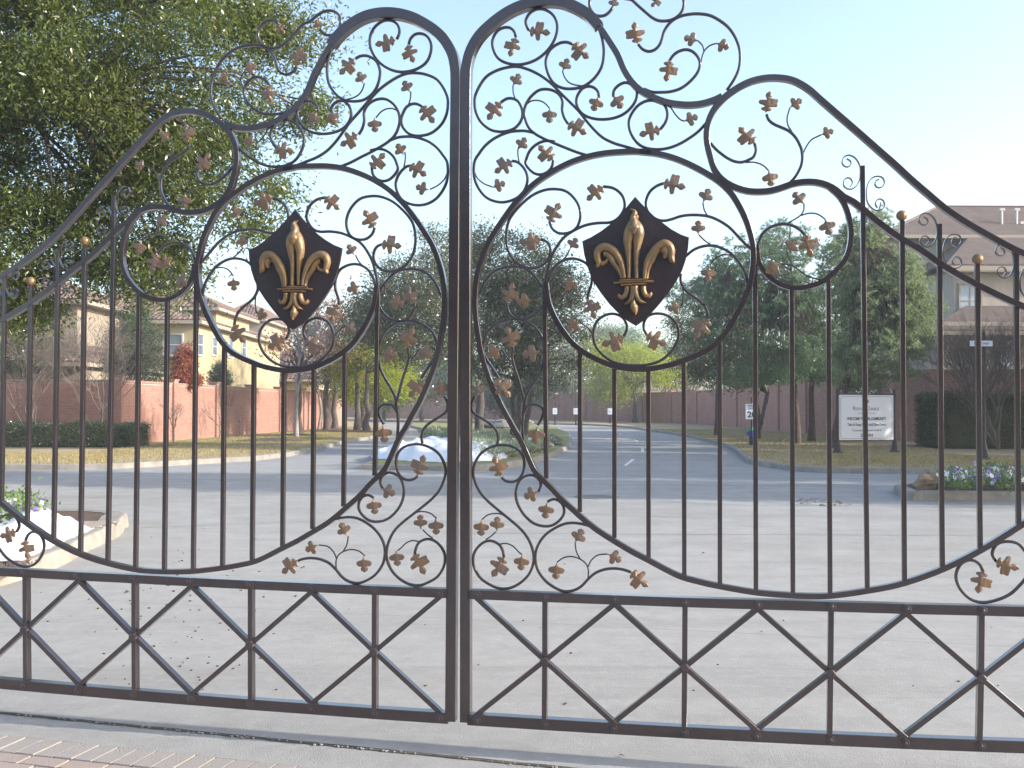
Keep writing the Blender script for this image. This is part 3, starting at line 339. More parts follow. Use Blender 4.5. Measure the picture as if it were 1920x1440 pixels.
GATE_L=dict(
curves=[('frame_arch',.05,.05,[(-.034,.061),(-.025,2.741),(-.023,3.031),(-.023,3.139),(-.026,3.188),(-.038,3.246),(-.060,3.293),(-.092,3.340),(-.135,3.380),(-.187,3.416),(-.243,3.447),(-.308,3.469),(-.372,3.479),(-.431,3.478),(-.489,3.467),(-.548,3.440),(-.600,3.404),(-.640,3.365),(-.659,3.339)]),
('frame_curve',.028,.032,[(-.635,3.370),(-.669,3.328),(-.706,3.270),(-.747,3.199),(-.779,3.124),(-.815,3.067),(-.851,3.031),(-.897,2.999),(-.943,2.976),(-.984,2.961),(-1.039,2.950),(-1.084,2.946),(-1.139,2.949),(-1.194,2.964),(-1.224,2.978)]),
('frame_curve',.027,.034,[(-2.596,2.178),(-2.494,2.221),(-2.441,2.249),(-2.374,2.289),(-2.307,2.332),(-2.240,2.378),(-2.172,2.432),(-2.104,2.495),(-2.035,2.562),(-1.970,2.629),(-1.896,2.702),(-1.835,2.762),(-1.657,2.936),(-1.599,2.992),(-1.532,3.034),(-1.455,3.050),(-1.381,3.045),(-1.318,3.026),(-1.259,2.991),(-1.224,2.962),(-1.194,2.928),(-1.170,2.883),(-1.157,2.838),(-1.155,2.786),(-1.162,2.735),(-1.175,2.688),(-1.186,2.652),(-1.211,2.610),(-1.245,2.578),(-1.290,2.553),(-1.339,2.537),(-1.392,2.532),(-1.441,2.535),(-1.489,2.548),(-1.533,2.562),(-1.581,2.568),(-1.633,2.566),(-1.681,2.551),(-1.719,2.527),(-1.752,2.495),(-1.792,2.472),(-1.839,2.431),(-1.904,2.371),(-1.987,2.305),(-2.070,2.251),(-2.148,2.190),(-2.229,2.135),(-2.314,2.084),(-2.395,2.039),(-2.492,1.990)]),
('frame_loop',.022,.03,[(-1.690,2.543),(-1.738,2.493),(-1.766,2.435),(-1.781,2.365),(-1.781,2.295),(-1.765,2.231),(-1.737,2.187),(-1.689,2.138),(-1.642,2.109),(-1.584,2.093),(-1.537,2.091),(-1.489,2.105),(-1.440,2.136),(-1.402,2.180),(-1.385,2.221),(-1.380,2.271)]),
('scroll',.013,.013,[(-1.380,2.271),(-1.390,2.317),(-1.412,2.351),(-1.450,2.375),(-1.499,2.383),(-1.542,2.370),(-1.571,2.349),(-1.590,2.326)]),
('frame_bow',.025,.034,[(-.904,2.734),(-.837,2.742),(-.760,2.742),(-.682,2.739),(-.604,2.727),(-.526,2.702),(-.447,2.666),(-.368,2.617),(-.315,2.571),(-.267,2.520),(-.219,2.458),(-.176,2.395),(-.138,2.333),(-.109,2.264),(-.088,2.190),(-.077,2.115),(-.075,2.041),(-.081,1.964),(-.092,1.895),(-.103,1.831),(-.120,1.762),(-.142,1.698),(-.169,1.634),(-.201,1.566),(-.234,1.508),(-.266,1.450),(-.304,1.388),(-.362,1.259),(-.399,1.217),(-.441,1.177),(-.494,1.120),(-.546,1.075),(-.598,1.030),(-.660,.982),(-.737,.936),(-.813,.892),(-.889,.854),(-1.023,.788),(-1.118,.763),(-1.213,.745),(-1.364,.724),(-1.491,.717),(-1.605,.717),(-1.696,.723),(-1.843,.749),(-1.989,.787),(-2.153,.854),(-2.316,.946),(-2.485,1.062),(-2.633,1.169),(-2.759,1.285)]),
('frame_oval',.025,.034,[(-.853,2.739),(-.930,2.727),(-1.006,2.704),(-1.081,2.670),(-1.156,2.625),(-1.216,2.582),(-1.265,2.529),(-1.304,2.461),(-1.334,2.394),(-1.353,2.323),(-1.362,2.272),(-1.363,2.221),(-1.358,2.171),(-1.346,2.105),(-1.324,2.050),(-1.304,2.005),(-1.239,1.891),(-1.180,1.828),(-1.120,1.795),(-1.061,1.771),(-1.001,1.750),(-.910,1.732),(-.843,1.729),(-.757,1.739),(-.683,1.764),(-.609,1.802),(-.546,1.849),(-.496,1.912),(-.458,1.976),(-.432,2.039),(-.420,2.102),(-.416,2.140)]),
('scroll',.013,.013,[(-.416,2.115),(-.413,2.140),(-.418,2.177),(-.439,2.255),(-.465,2.307),(-.501,2.353),(-.549,2.383),(-.601,2.405),(-.658,2.415),(-.715,2.416),(-.751,2.432),(-.776,2.465),(-.784,2.495),(-.776,2.532),(-.756,2.559),(-.725,2.578),(-.683,2.585)]),
('scroll',.0125,.013,[(-.263,3.320),(-.255,3.347),(-.233,3.367),(-.206,3.370),(-.179,3.360),(-.158,3.335),(-.149,3.298),(-.158,3.254),(-.180,3.221),(-.219,3.198),(-.267,3.187),(-.316,3.189),(-.364,3.206),(-.406,3.235),(-.438,3.273),(-.459,3.319),(-.461,3.367),(-.445,3.408),(-.415,3.435),(-.383,3.447),(-.351,3.443),(-.324,3.425),(-.311,3.394),(-.314,3.370),(-.325,3.349)]),
('scroll',.0125,.013,[(-.536,3.266),(-.512,3.278),(-.480,3.278),(-.448,3.264),(-.425,3.242),(-.409,3.200),(-.412,3.158),(-.428,3.114),(-.455,3.081),(-.492,3.060),(-.534,3.055),(-.576,3.060),(-.613,3.076),(-.649,3.111),(-.675,3.157),(-.683,3.214),(-.680,3.256),(-.672,3.294),(-.659,3.332)]),
('stem',.0065,.0065,[(-.489,3.142),(-.497,3.115),(-.518,3.087),(-.550,3.072),(-.582,3.067)]),
('scroll',.0125,.013,[(-.190,3.008),(-.220,3.025),(-.247,3.026),(-.274,3.012),(-.293,2.978),(-.299,2.946),(-.291,2.915),(-.264,2.884),(-.227,2.870),(-.183,2.870),(-.140,2.883),(-.096,2.920),(-.071,2.969),(-.065,3.013),(-.068,3.050),(-.089,3.098),(-.121,3.139),(-.165,3.163),(-.213,3.176),(-.267,3.178),(-.316,3.164),(-.364,3.139),(-.407,3.110),(-.445,3.076),(-.482,3.037),(-.524,2.992),(-.567,2.947),(-.604,2.898),(-.640,2.854),(-.682,2.815),(-.734,2.786),(-.786,2.768),(-.837,2.751)]),
('stem',.0065,.0065,[(-.263,3.023),(-.254,3.050),(-.251,3.087)]),
('scroll',.0125,.013,[(-.516,2.889),(-.498,2.919),(-.488,2.957),(-.490,2.994),(-.477,3.026),(-.450,3.049),(-.413,3.060),(-.376,3.056),(-.338,3.029),(-.315,2.993),(-.307,2.956),(-.312,2.919),(-.329,2.881),(-.356,2.853),(-.398,2.827),(-.452,2.800),(-.505,2.777),(-.557,2.753),(-.610,2.735)]),
('stem',.0065,.0065,[(-.317,2.993),(-.339,3.008),(-.371,3.010),(-.403,2.996),(-.428,2.968)]),
('scroll',.0125,.013,[(-.661,3.005),(-.658,3.032),(-.639,3.054),(-.613,3.062),(-.584,3.054),(-.561,3.021),(-.556,2.985),(-.569,2.952),(-.593,2.927),(-.630,2.910),(-.676,2.902),(-.728,2.904),(-.775,2.920),(-.810,2.949),(-.833,2.985),(-.838,3.021),(-.825,3.048),(-.805,3.064),(-.779,3.069),(-.748,3.055),(-.730,3.033),(-.729,3.006)]),
('scroll',.0125,.013,[(-.946,2.841),(-.966,2.868),(-.978,2.899),(-.974,2.935),(-.953,2.965),(-.918,2.977),(-.882,2.977),(-.846,2.960),(-.818,2.928),(-.803,2.892),(-.803,2.856),(-.816,2.819),(-.842,2.781),(-.878,2.759),(-.929,2.748),(-.979,2.751),(-1.030,2.767),(-1.080,2.795),(-1.120,2.824),(-1.157,2.863)]),
('stem',.0065,.0065,[(-.974,2.953),(-.994,2.939),(-1.014,2.907),(-1.039,2.880),(-1.055,2.874)]),
('scroll',.0125,.013,[(-.361,2.852),(-.323,2.864),(-.291,2.868),(-.232,2.864),(-.167,2.841),(-.119,2.806),(-.086,2.765),(-.069,2.739),(-.064,2.710),(-.064,2.672),(-.071,2.634),(-.093,2.591),(-.126,2.555),(-.170,2.534),(-.213,2.530),(-.256,2.539),(-.293,2.561),(-.317,2.598),(-.325,2.640),(-.314,2.677),(-.292,2.705),(-.271,2.721),(-.249,2.725)]),
('stem',.0065,.0065,[(-.287,2.709),(-.279,2.745),(-.277,2.775),(-.280,2.793)]),
('stem',.0065,.0065,[(-.066,2.683),(-.082,2.650),(-.115,2.622),(-.153,2.605)]),
('scroll',.0125,.013,[(-.457,2.808),(-.409,2.814),(-.367,2.799),(-.335,2.769),(-.319,2.732),(-.315,2.709),(-.335,2.679),(-.362,2.659),(-.394,2.655),(-.426,2.670),(-.443,2.693),(-.447,2.719)]),
('scroll',.0125,.013,[(-.842,3.245),(-.860,3.223),(-.889,3.209),(-.917,3.214),(-.940,3.233),(-.952,3.264),(-.960,3.295),(-.977,3.325),(-1.002,3.349),(-1.038,3.364),(-1.078,3.370),(-1.118,3.369),(-1.168,3.357),(-1.213,3.331),(-1.253,3.295),(-1.283,3.246),(-1.300,3.194),(-1.304,3.142),(-1.295,3.092),(-1.273,3.047),(-1.246,3.007)]),
('scroll',.0125,.013,[(-.986,3.158),(-1.008,3.187),(-1.038,3.203),(-1.069,3.205),(-1.099,3.189),(-1.119,3.159),(-1.124,3.128),(-1.112,3.093),(-1.079,3.056),(-1.039,3.027),(-.994,3.014),(-.948,3.013),(-.907,3.018),(-.869,3.035)]),
('stem',.0065,.0065,[(-1.129,3.138),(-1.133,3.164),(-1.144,3.194),(-1.169,3.218),(-1.199,3.226)]),
('stem',.0065,.0065,[(-1.143,3.191),(-1.136,3.220),(-1.116,3.243)]),
('scroll',.0125,.013,[(-.722,3.428),(-.710,3.410),(-.689,3.395),(-.664,3.392),(-.639,3.401),(-.620,3.425),(-.614,3.451),(-.618,3.480),(-.638,3.504),(-.672,3.516),(-.709,3.511),(-.743,3.492),(-.776,3.468),(-.809,3.459),(-.834,3.434),(-.867,3.403),(-.904,3.368),(-.932,3.352),(-.961,3.346),(-.993,3.349),(-1.022,3.362),(-1.042,3.385),(-1.051,3.414),(-1.048,3.443),(-1.029,3.472),(-.997,3.487),(-.960,3.483),(-.940,3.464)]),
('scroll',.0125,.013,[(-1.421,2.885),(-1.430,2.859),(-1.455,2.838),(-1.488,2.821),(-1.522,2.801),(-1.551,2.767),(-1.570,2.726),(-1.572,2.719),(-1.576,2.683),(-1.570,2.643),(-1.547,2.596),(-1.516,2.562)]),
('stem',.0065,.0065,[(-1.532,2.801),(-1.515,2.830),(-1.510,2.865),(-1.522,2.910)]),
('stem',.0065,.0065,[(-1.577,2.693),(-1.590,2.723),(-1.614,2.759),(-1.657,2.780)]),
('scroll',.0125,.013,[(-1.368,2.756),(-1.374,2.725),(-1.364,2.695),(-1.346,2.682),(-1.314,2.672),(-1.280,2.677),(-1.245,2.696),(-1.215,2.720),(-1.196,2.739),(-1.173,2.766)]),
('stem',.0065,.0065,[(-1.329,2.670),(-1.363,2.670),(-1.392,2.661),(-1.412,2.647),(-1.429,2.629)]),
('scroll',.0125,.013,[(-.963,2.590),(-.930,2.578),(-.900,2.553),(-.883,2.518),(-.882,2.482),(-.897,2.450),(-.925,2.426),(-.961,2.415),(-1.001,2.422),(-1.041,2.434),(-1.091,2.438),(-1.156,2.431),(-1.206,2.410),(-1.255,2.376),(-1.294,2.335),(-1.329,2.296),(-1.353,2.272)]),
('stem',.0065,.0065,[(-1.161,2.431),(-1.146,2.457),(-1.139,2.493)]),
('scroll',.0125,.013,[(-1.062,2.247),(-1.097,2.277),(-1.136,2.291),(-1.181,2.294),(-1.226,2.280),(-1.270,2.251),(-1.304,2.207),(-1.326,2.166),(-1.336,2.121),(-1.339,2.085)]),
('stem',.0065,.0065,[(-1.176,2.296),(-1.146,2.319),(-1.121,2.345)]),
('stem',.0065,.0065,[(-1.265,2.248),(-1.230,2.250),(-1.196,2.236),(-1.171,2.206)]),
('scroll',.0125,.013,[(-1.042,2.168),(-1.039,2.137),(-1.057,2.098),(-1.087,2.070),(-1.122,2.044),(-1.146,2.018),(-1.138,2.030),(-1.157,1.996),(-1.163,1.959)]),
('stem',.0065,.0065,[(-1.049,2.114),(-1.052,2.065),(-1.043,2.016)]),
('scroll',.0125,.013,[(-.781,1.882),(-.795,1.915),(-.791,1.946),(-.772,1.972),(-.739,1.987),(-.701,1.985),(-.664,1.963),(-.643,1.923),(-.640,1.879),(-.652,1.836),(-.683,1.798),(-.727,1.767),(-.782,1.751),(-.843,1.746),(-.898,1.752),(-.952,1.772),(-1.001,1.814),(-1.028,1.869),(-1.028,1.918),(-1.007,1.955),(-.971,1.981),(-.928,1.986),(-.892,1.976),(-.873,1.945),(-.873,1.914),(-.889,1.883)]),
('stem',.0065,.0065,[(-.639,1.889),(-.618,1.920),(-.587,1.944),(-.571,1.957)]),
('scroll',.0125,.013,[(-.614,2.051),(-.614,2.080),(-.627,2.117),(-.633,2.154),(-.626,2.192),(-.608,2.224),(-.576,2.243),(-.539,2.251),(-.501,2.245),(-.463,2.221),(-.438,2.184),(-.424,2.140)]),
('stem',.0065,.0065,[(-.486,2.238),(-.512,2.264),(-.528,2.295)]),
('stem',.0065,.0065,[(-.434,2.093),(-.450,2.118),(-.476,2.136),(-.500,2.141)]),
('scroll',.0125,.013,[(-.431,2.427),(-.443,2.397),(-.470,2.375),(-.501,2.370),(-.538,2.379),(-.564,2.404),(-.577,2.451),(-.569,2.498),(-.543,2.541),(-.506,2.572),(-.463,2.582),(-.421,2.582),(-.379,2.571),(-.336,2.549),(-.294,2.514),(-.256,2.472),(-.235,2.436),(-.225,2.388),(-.225,2.341),(-.236,2.293),(-.263,2.249),(-.301,2.222),(-.343,2.210),(-.381,2.215),(-.418,2.240),(-.436,2.282),(-.430,2.319),(-.412,2.338),(-.389,2.345)]),
('scroll',.0125,.013,[(-.097,2.089),(-.117,2.140),(-.155,2.190),(-.207,2.215),(-.265,2.220),(-.317,2.209),(-.355,2.179),(-.387,2.141),(-.406,2.103),(-.408,2.052),(-.388,2.014),(-.356,1.983),(-.311,1.968),(-.273,1.972),(-.241,1.998),(-.229,2.036),(-.227,2.055)]),
('stem',.0065,.0065,[(-.374,2.154),(-.378,2.116),(-.362,2.078),(-.343,2.059)]),
('scroll',.0125,.013,[(-.317,1.540),(-.319,1.592),(-.345,1.645),(-.377,1.695),(-.398,1.744),(-.409,1.802),(-.403,1.855),(-.382,1.907),(-.344,1.945),(-.307,1.964),(-.264,1.969),(-.221,1.965),(-.173,1.942),(-.135,1.910),(-.117,1.863),(-.115,1.815),(-.130,1.778),(-.158,1.740),(-.179,1.708),(-.189,1.690)]),
('scroll',.0125,.013,[(-.259,1.835),(-.254,1.793),(-.268,1.735),(-.287,1.682),(-.303,1.619),(-.315,1.574)]),
('stem',.0065,.0065,[(-.245,1.769),(-.222,1.803),(-.198,1.835)]),
('stem',.0065,.0065,[(-1.513,2.386),(-1.547,2.405),(-1.571,2.422),(-1.583,2.446),(-1.583,2.472)]),
('stem',.0065,.0065,[(-1.571,2.419),(-1.604,2.428),(-1.638,2.424),(-1.662,2.409),(-1.673,2.398)]),
('stem',.0065,.0065,[(-1.675,2.125),(-1.632,2.132),(-1.589,2.150),(-1.551,2.181),(-1.522,2.197),(-1.484,2.203)]),
('stem',.0065,.0065,[(-1.534,2.192),(-1.518,2.227),(-1.508,2.263)]),
('scroll',.0125,.013,[(-.077,1.603),(-.061,1.576),(-.061,1.539),(-.077,1.518),(-.121,1.491),(-.159,1.465),(-.183,1.434),(-.188,1.402),(-.183,1.376)]),
('scroll',.0125,.013,[(-.315,1.577),(-.309,1.529),(-.306,1.461),(-.312,1.388),(-.320,1.343)]),
('scroll',.0125,.013,[(-.311,1.524),(-.330,1.556),(-.362,1.564),(-.391,1.556),(-.405,1.535),(-.396,1.498),(-.378,1.467)]),
('scroll',.0125,.013,[(-.205,1.219),(-.224,1.204),(-.251,1.198),(-.277,1.205),(-.301,1.229),(-.314,1.268),(-.312,1.310),(-.290,1.347),(-.250,1.367),(-.207,1.372),(-.170,1.366),(-.127,1.347),(-.094,1.318),(-.075,1.280),(-.067,1.243),(-.076,1.201),(-.100,1.149),(-.138,1.107),(-.181,1.071),(-.230,1.033),(-.278,.995),(-.315,.960),(-.341,.919),(-.357,.872),(-.360,.831),(-.349,.789),(-.326,.752),(-.288,.719),(-.246,.699),(-.198,.694),(-.155,.708),(-.106,.738),(-.076,.784),(-.068,.826),(-.076,.863),(-.101,.896),(-.133,.915),(-.165,.916),(-.198,.899),(-.214,.868),(-.218,.842)]),
('stem',.0065,.0065,[(-.230,1.033),(-.203,1.046),(-.170,1.048),(-.138,1.039),(-.111,1.017)]),
('stem',.0065,.0065,[(-.130,.923),(-.155,.939),(-.179,.961)]),
('stem',.0065,.0065,[(-.198,.904),(-.230,.908),(-.262,.895),(-.288,.870),(-.304,.858)]),
('scroll',.0125,.013,[(-.382,1.154),(-.394,1.186),(-.386,1.212),(-.362,1.230),(-.336,1.232),(-.309,1.221),(-.288,1.200),(-.275,1.158),(-.277,1.116),(-.293,1.074),(-.320,1.038),(-.357,1.008),(-.399,.995),(-.442,.997),(-.478,1.019),(-.502,1.053),(-.500,1.089),(-.481,1.114),(-.452,1.122),(-.426,1.109)]),
('scroll',.0125,.013,[(-.629,1.000),(-.588,1.009),(-.546,1.013),(-.504,1.007),(-.462,.987),(-.421,.958),(-.389,.920),(-.370,.873),(-.370,.821),(-.384,.780),(-.415,.739),(-.457,.710),(-.504,.694),(-.551,.701),(-.587,.723),(-.618,.757),(-.654,.787),(-.701,.804),(-.747,.808),(-.788,.802),(-.813,.793)]),
('stem',.0065,.0065,[(-.616,.760),(-.617,.798),(-.603,.829),(-.572,.848),(-.536,.856),(-.499,.849),(-.470,.827)]),
('stem',.0065,.0065,[(-.580,.846),(-.562,.879),(-.555,.920)]),
('stem',.0065,.0065,[(-.616,.811),(-.629,.840),(-.660,.867),(-.706,.873)]),
('scroll',.0125,.013,[(-2.319,.847),(-2.307,.876),(-2.287,.893),(-2.263,.896),(-2.235,.883),(-2.214,.852),(-2.210,.817),(-2.222,.779),(-2.246,.745),(-2.278,.722),(-2.322,.715),(-2.374,.728),(-2.426,.756),(-2.466,.796),(-2.495,.835),(-2.505,.870),(-2.499,.917),(-2.484,.946),(-2.460,.971),(-2.428,.981),(-2.396,.978),(-2.372,.965),(-2.358,.938),(-2.358,.917),(-2.372,.894)])],
leaves=[(5,[(-.684,2.582),(-.612,2.525)]),(5,[(-.266,3.312),(-.237,3.230)]),(5,[(-.328,3.340),(-.424,3.326)]),(5,[(-.537,3.262),(-.608,3.194)]),(3,[(-.491,3.138),(-.514,3.192)]),(5,[(-.196,3.007),(-.134,2.931)]),(3,[(-.253,3.082),(-.283,3.134)]),(5,[(-.518,2.887),(-.601,2.838)]),(3,[(-.431,2.966),(-.429,2.898)]),(3,[(-.663,3.006),(-.636,2.945)]),(3,[(-.729,3.008),(-.768,2.951)]),(5,[(-.948,2.837),(-.856,2.818)]),(3,[(-1.054,2.870),(-1.112,2.888)]),(5,[(-.253,2.722),(-.172,2.674)]),(3,[(-.282,2.776),(-.315,2.827)]),(3,[(-.157,2.600),(-.216,2.617)]),(5,[(-.449,2.718),(-.382,2.784)]),(5,[(-.841,3.245),(-.825,3.341)]),(5,[(-.987,3.156),(-.973,3.065)]),(3,[(-1.197,3.222),(-1.250,3.198)]),(3,[(-1.116,3.238),(-1.056,3.257)]),(3,[(-.722,3.421),(-.735,3.466)]),(5,[(-.940,3.461),(-.906,3.414)]),(5,[(-1.417,2.891),(-1.433,2.981)]),(3,[(-1.521,2.907),(-1.569,2.939)]),(3,[(-1.655,2.777),(-1.706,2.792)]),(5,[(-1.367,2.752),(-1.302,2.824)]),(3,[(-1.429,2.626),(-1.442,2.559)]),(5,[(-.958,2.588),(-1.055,2.565)]),(3,[(-1.139,2.491),(-1.166,2.549)]),(3,[(-1.119,2.344),(-1.119,2.405)]),(3,[(-1.165,2.196),(-1.161,2.134)]),(5,[(-1.163,1.957),(-1.106,1.874)]),(3,[(-1.043,2.016),(-.986,2.004)]),(5,[(-.784,1.879),(-.686,1.843)]),(5,[(-.883,1.888),(-.972,1.842)]),(3,[(-.575,1.956),(-.523,1.918)]),(5,[(-.615,2.056),(-.647,1.970)]),(3,[(-.530,2.294),(-.561,2.342)]),(3,[(-.500,2.141),(-.562,2.122)]),(5,[(-.430,2.424),(-.479,2.508)]),(5,[(-.393,2.343),(-.297,2.332)]),(5,[(-.229,2.049),(-.258,2.134)]),(3,[(-.348,2.061),(-.281,2.050)]),(5,[(-.177,1.679),(-.244,1.603)]),(5,[(-.263,1.834),(-.232,1.928)]),(3,[(-.202,1.832),(-.141,1.795)]),(3,[(-.389,1.812),(-.313,1.799)]),(5,[(-1.585,2.330),(-1.613,2.234)]),(3,[(-1.581,2.468),(-1.539,2.518)]),(3,[(-1.672,2.397),(-1.690,2.330)]),(3,[(-1.480,2.202),(-1.420,2.165)]),(3,[(-1.507,2.260),(-1.548,2.306)]),(5,[(-.085,1.602),(-.096,1.679)]),(3,[(-.379,1.462),(-.369,1.383)]),(5,[(-.204,1.223),(-.174,1.315)]),(5,[(-.221,.845),(-.167,.756)]),(3,[(-.112,1.018),(-.109,.946)]),(3,[(-.185,.965),(-.189,1.030)]),(3,[(-.308,.860),(-.301,.790)]),(3,[(-.383,1.156),(-.320,1.131)]),(3,[(-.425,1.107),(-.416,1.036)]),(5,[(-.813,.796),(-.887,.735)]),(3,[(-.472,.827),(-.467,.755)]),(3,[(-.557,.923),(-.589,.982)]),(3,[(-.708,.875),(-.766,.848)]),(5,[(-2.315,.853),(-2.295,.761)]),(5,[(-2.366,.894),(-2.453,.869)])],
shield=[(-.833,2.526),(-.859,2.496),(-.890,2.464),(-.920,2.433),(-.956,2.403),(-1.001,2.368),(-1.041,2.344),(-1.077,2.330),(-1.073,2.282),(-1.063,2.231),(-1.046,2.181),(-1.021,2.130),(-.986,2.080),(-.946,2.030),(-.906,1.984),(-.871,1.952),(-.839,1.928),(-.800,1.951),(-.759,1.987),(-.718,2.028),(-.677,2.083),(-.641,2.138),(-.617,2.196),(-.600,2.261),(-.589,2.327),(-.630,2.344),(-.676,2.371),(-.717,2.401),(-.758,2.436),(-.788,2.471),(-.814,2.503)],
relief=[('centre_petal',1,[(-.807,2.147,.0071),(-.807,2.194,.0081),(-.806,2.235,.0101),(-.803,2.276,.0132),(-.801,2.317,.0182),(-.808,2.353,.0223),(-.815,2.378,.0223),(-.823,2.399,.0192),(-.829,2.416,.0132)]),
('centre_petal',1,[(-.841,2.146,.0081),(-.840,2.193,.0081),(-.839,2.234,.0091),(-.841,2.275,.0121),(-.846,2.316,.0172),(-.848,2.352,.0222),(-.843,2.377,.0232),(-.836,2.398,.0192),(-.829,2.416,.0132)]),
('centre_petal',1.25,[(-.830,2.347,.0152),(-.830,2.378,.0263),(-.829,2.404,.0172),(-.825,2.422,.0132),(-.827,2.434,.0111),(-.833,2.447,.0111),(-.829,2.459,.0061),(-.815,2.466,.0025)]),
('centre_petal',1.1,[(-.829,2.416,.0101),(-.841,2.431,.0091),(-.848,2.439,.0040)]),
('side_petal',1,[(-.786,2.147,.0081),(-.779,2.184,.0101),(-.766,2.226,.0132),(-.747,2.262,.0153),(-.722,2.286,.0163),(-.693,2.295,.0174),(-.670,2.285,.0164),(-.660,2.262,.0144),(-.663,2.239,.0123),(-.668,2.220,.0103),(-.660,2.207,.0077),(-.657,2.203,.0031)]),
('side_petal',1,[(-.668,2.220,.0082),(-.689,2.220,.0082),(-.705,2.230,.0061),(-.708,2.243,.0041)]),
('side_petal',1,[(-.691,2.264,.0102),(-.706,2.261,.0112),(-.724,2.242,.0122),(-.740,2.216,.0102),(-.759,2.190,.0081),(-.770,2.159,.0061),(-.773,2.147,.0051)]),
('side_petal',1,[(-.877,2.145,.0080),(-.881,2.187,.0101),(-.894,2.230,.0131),(-.914,2.263,.0150),(-.936,2.288,.0160),(-.961,2.301,.0180),(-.984,2.294,.0179),(-.996,2.271,.0159),(-.997,2.245,.0129),(-1.002,2.225,.0109),(-1.011,2.214,.0040)]),
('side_petal',1,[(-.962,2.282,.0150),(-.974,2.261,.0140),(-.969,2.241,.0080),(-.962,2.236,.0040)]),
('side_petal',1,[(-.944,2.277,.0090),(-.924,2.257,.0110),(-.914,2.232,.0100),(-.899,2.202,.0080),(-.891,2.166,.0060),(-.889,2.145,.0050)]),
('band',.8,[(-.738,2.128,.0041),(-.827,2.132,.0051),(-.919,2.131,.0040)]),
('band',1.1,[(-.763,2.138,.0041),(-.827,2.140,.0051),(-.891,2.142,.0040)]),
('band',1,[(-.770,2.117,.0041),(-.827,2.119,.0045),(-.887,2.120,.0040)]),
('lower_curl',1,[(-.799,2.109,.0101),(-.797,2.089,.0101),(-.788,2.069,.0101),(-.773,2.060,.0091),(-.760,2.069,.0071),(-.759,2.077,.0030)]),
('lower_curl',1,[(-.872,2.111,.0101),(-.874,2.088,.0101),(-.882,2.070,.0101),(-.896,2.064,.0090),(-.906,2.073,.0070),(-.908,2.082,.0030)]),
('lower_blade',1,[(-.827,2.111,.0131),(-.826,2.081,.0131),(-.819,2.055,.0101),(-.806,2.038,.0071),(-.786,2.029,.0020)]),
('lower_blade',1,[(-.834,2.111,.0131),(-.836,2.081,.0131),(-.846,2.057,.0101),(-.862,2.039,.0070),(-.886,2.033,.0020)]),
('lower_point',1.2,[(-.831,2.050,.0040),(-.827,2.030,.0111),(-.830,2.014,.0151),(-.835,1.996,.0101),(-.837,1.979,.0015)])],
pickets=[(-.410,2.127,-.421,1.218),(-.578,1.823,-.579,1.065),(-.738,1.740,-.738,.951),(-.895,1.735,-.894,.853),(-1.054,1.768,-1.054,.786),(-1.214,1.874,-1.212,.751),(-1.370,2.264,-1.370,.726),(-1.529,2.089,-1.528,.720),(-1.686,2.127,-1.687,.722),(-1.832,2.631,-1.843,.751),(-1.997,2.380,-1.998,.796),(-2.150,2.361,-2.153,.860),(-2.305,2.182,-2.307,.945),(-2.460,2.236,-2.461,1.052),(-2.609,2.025,-2.614,1.153)],
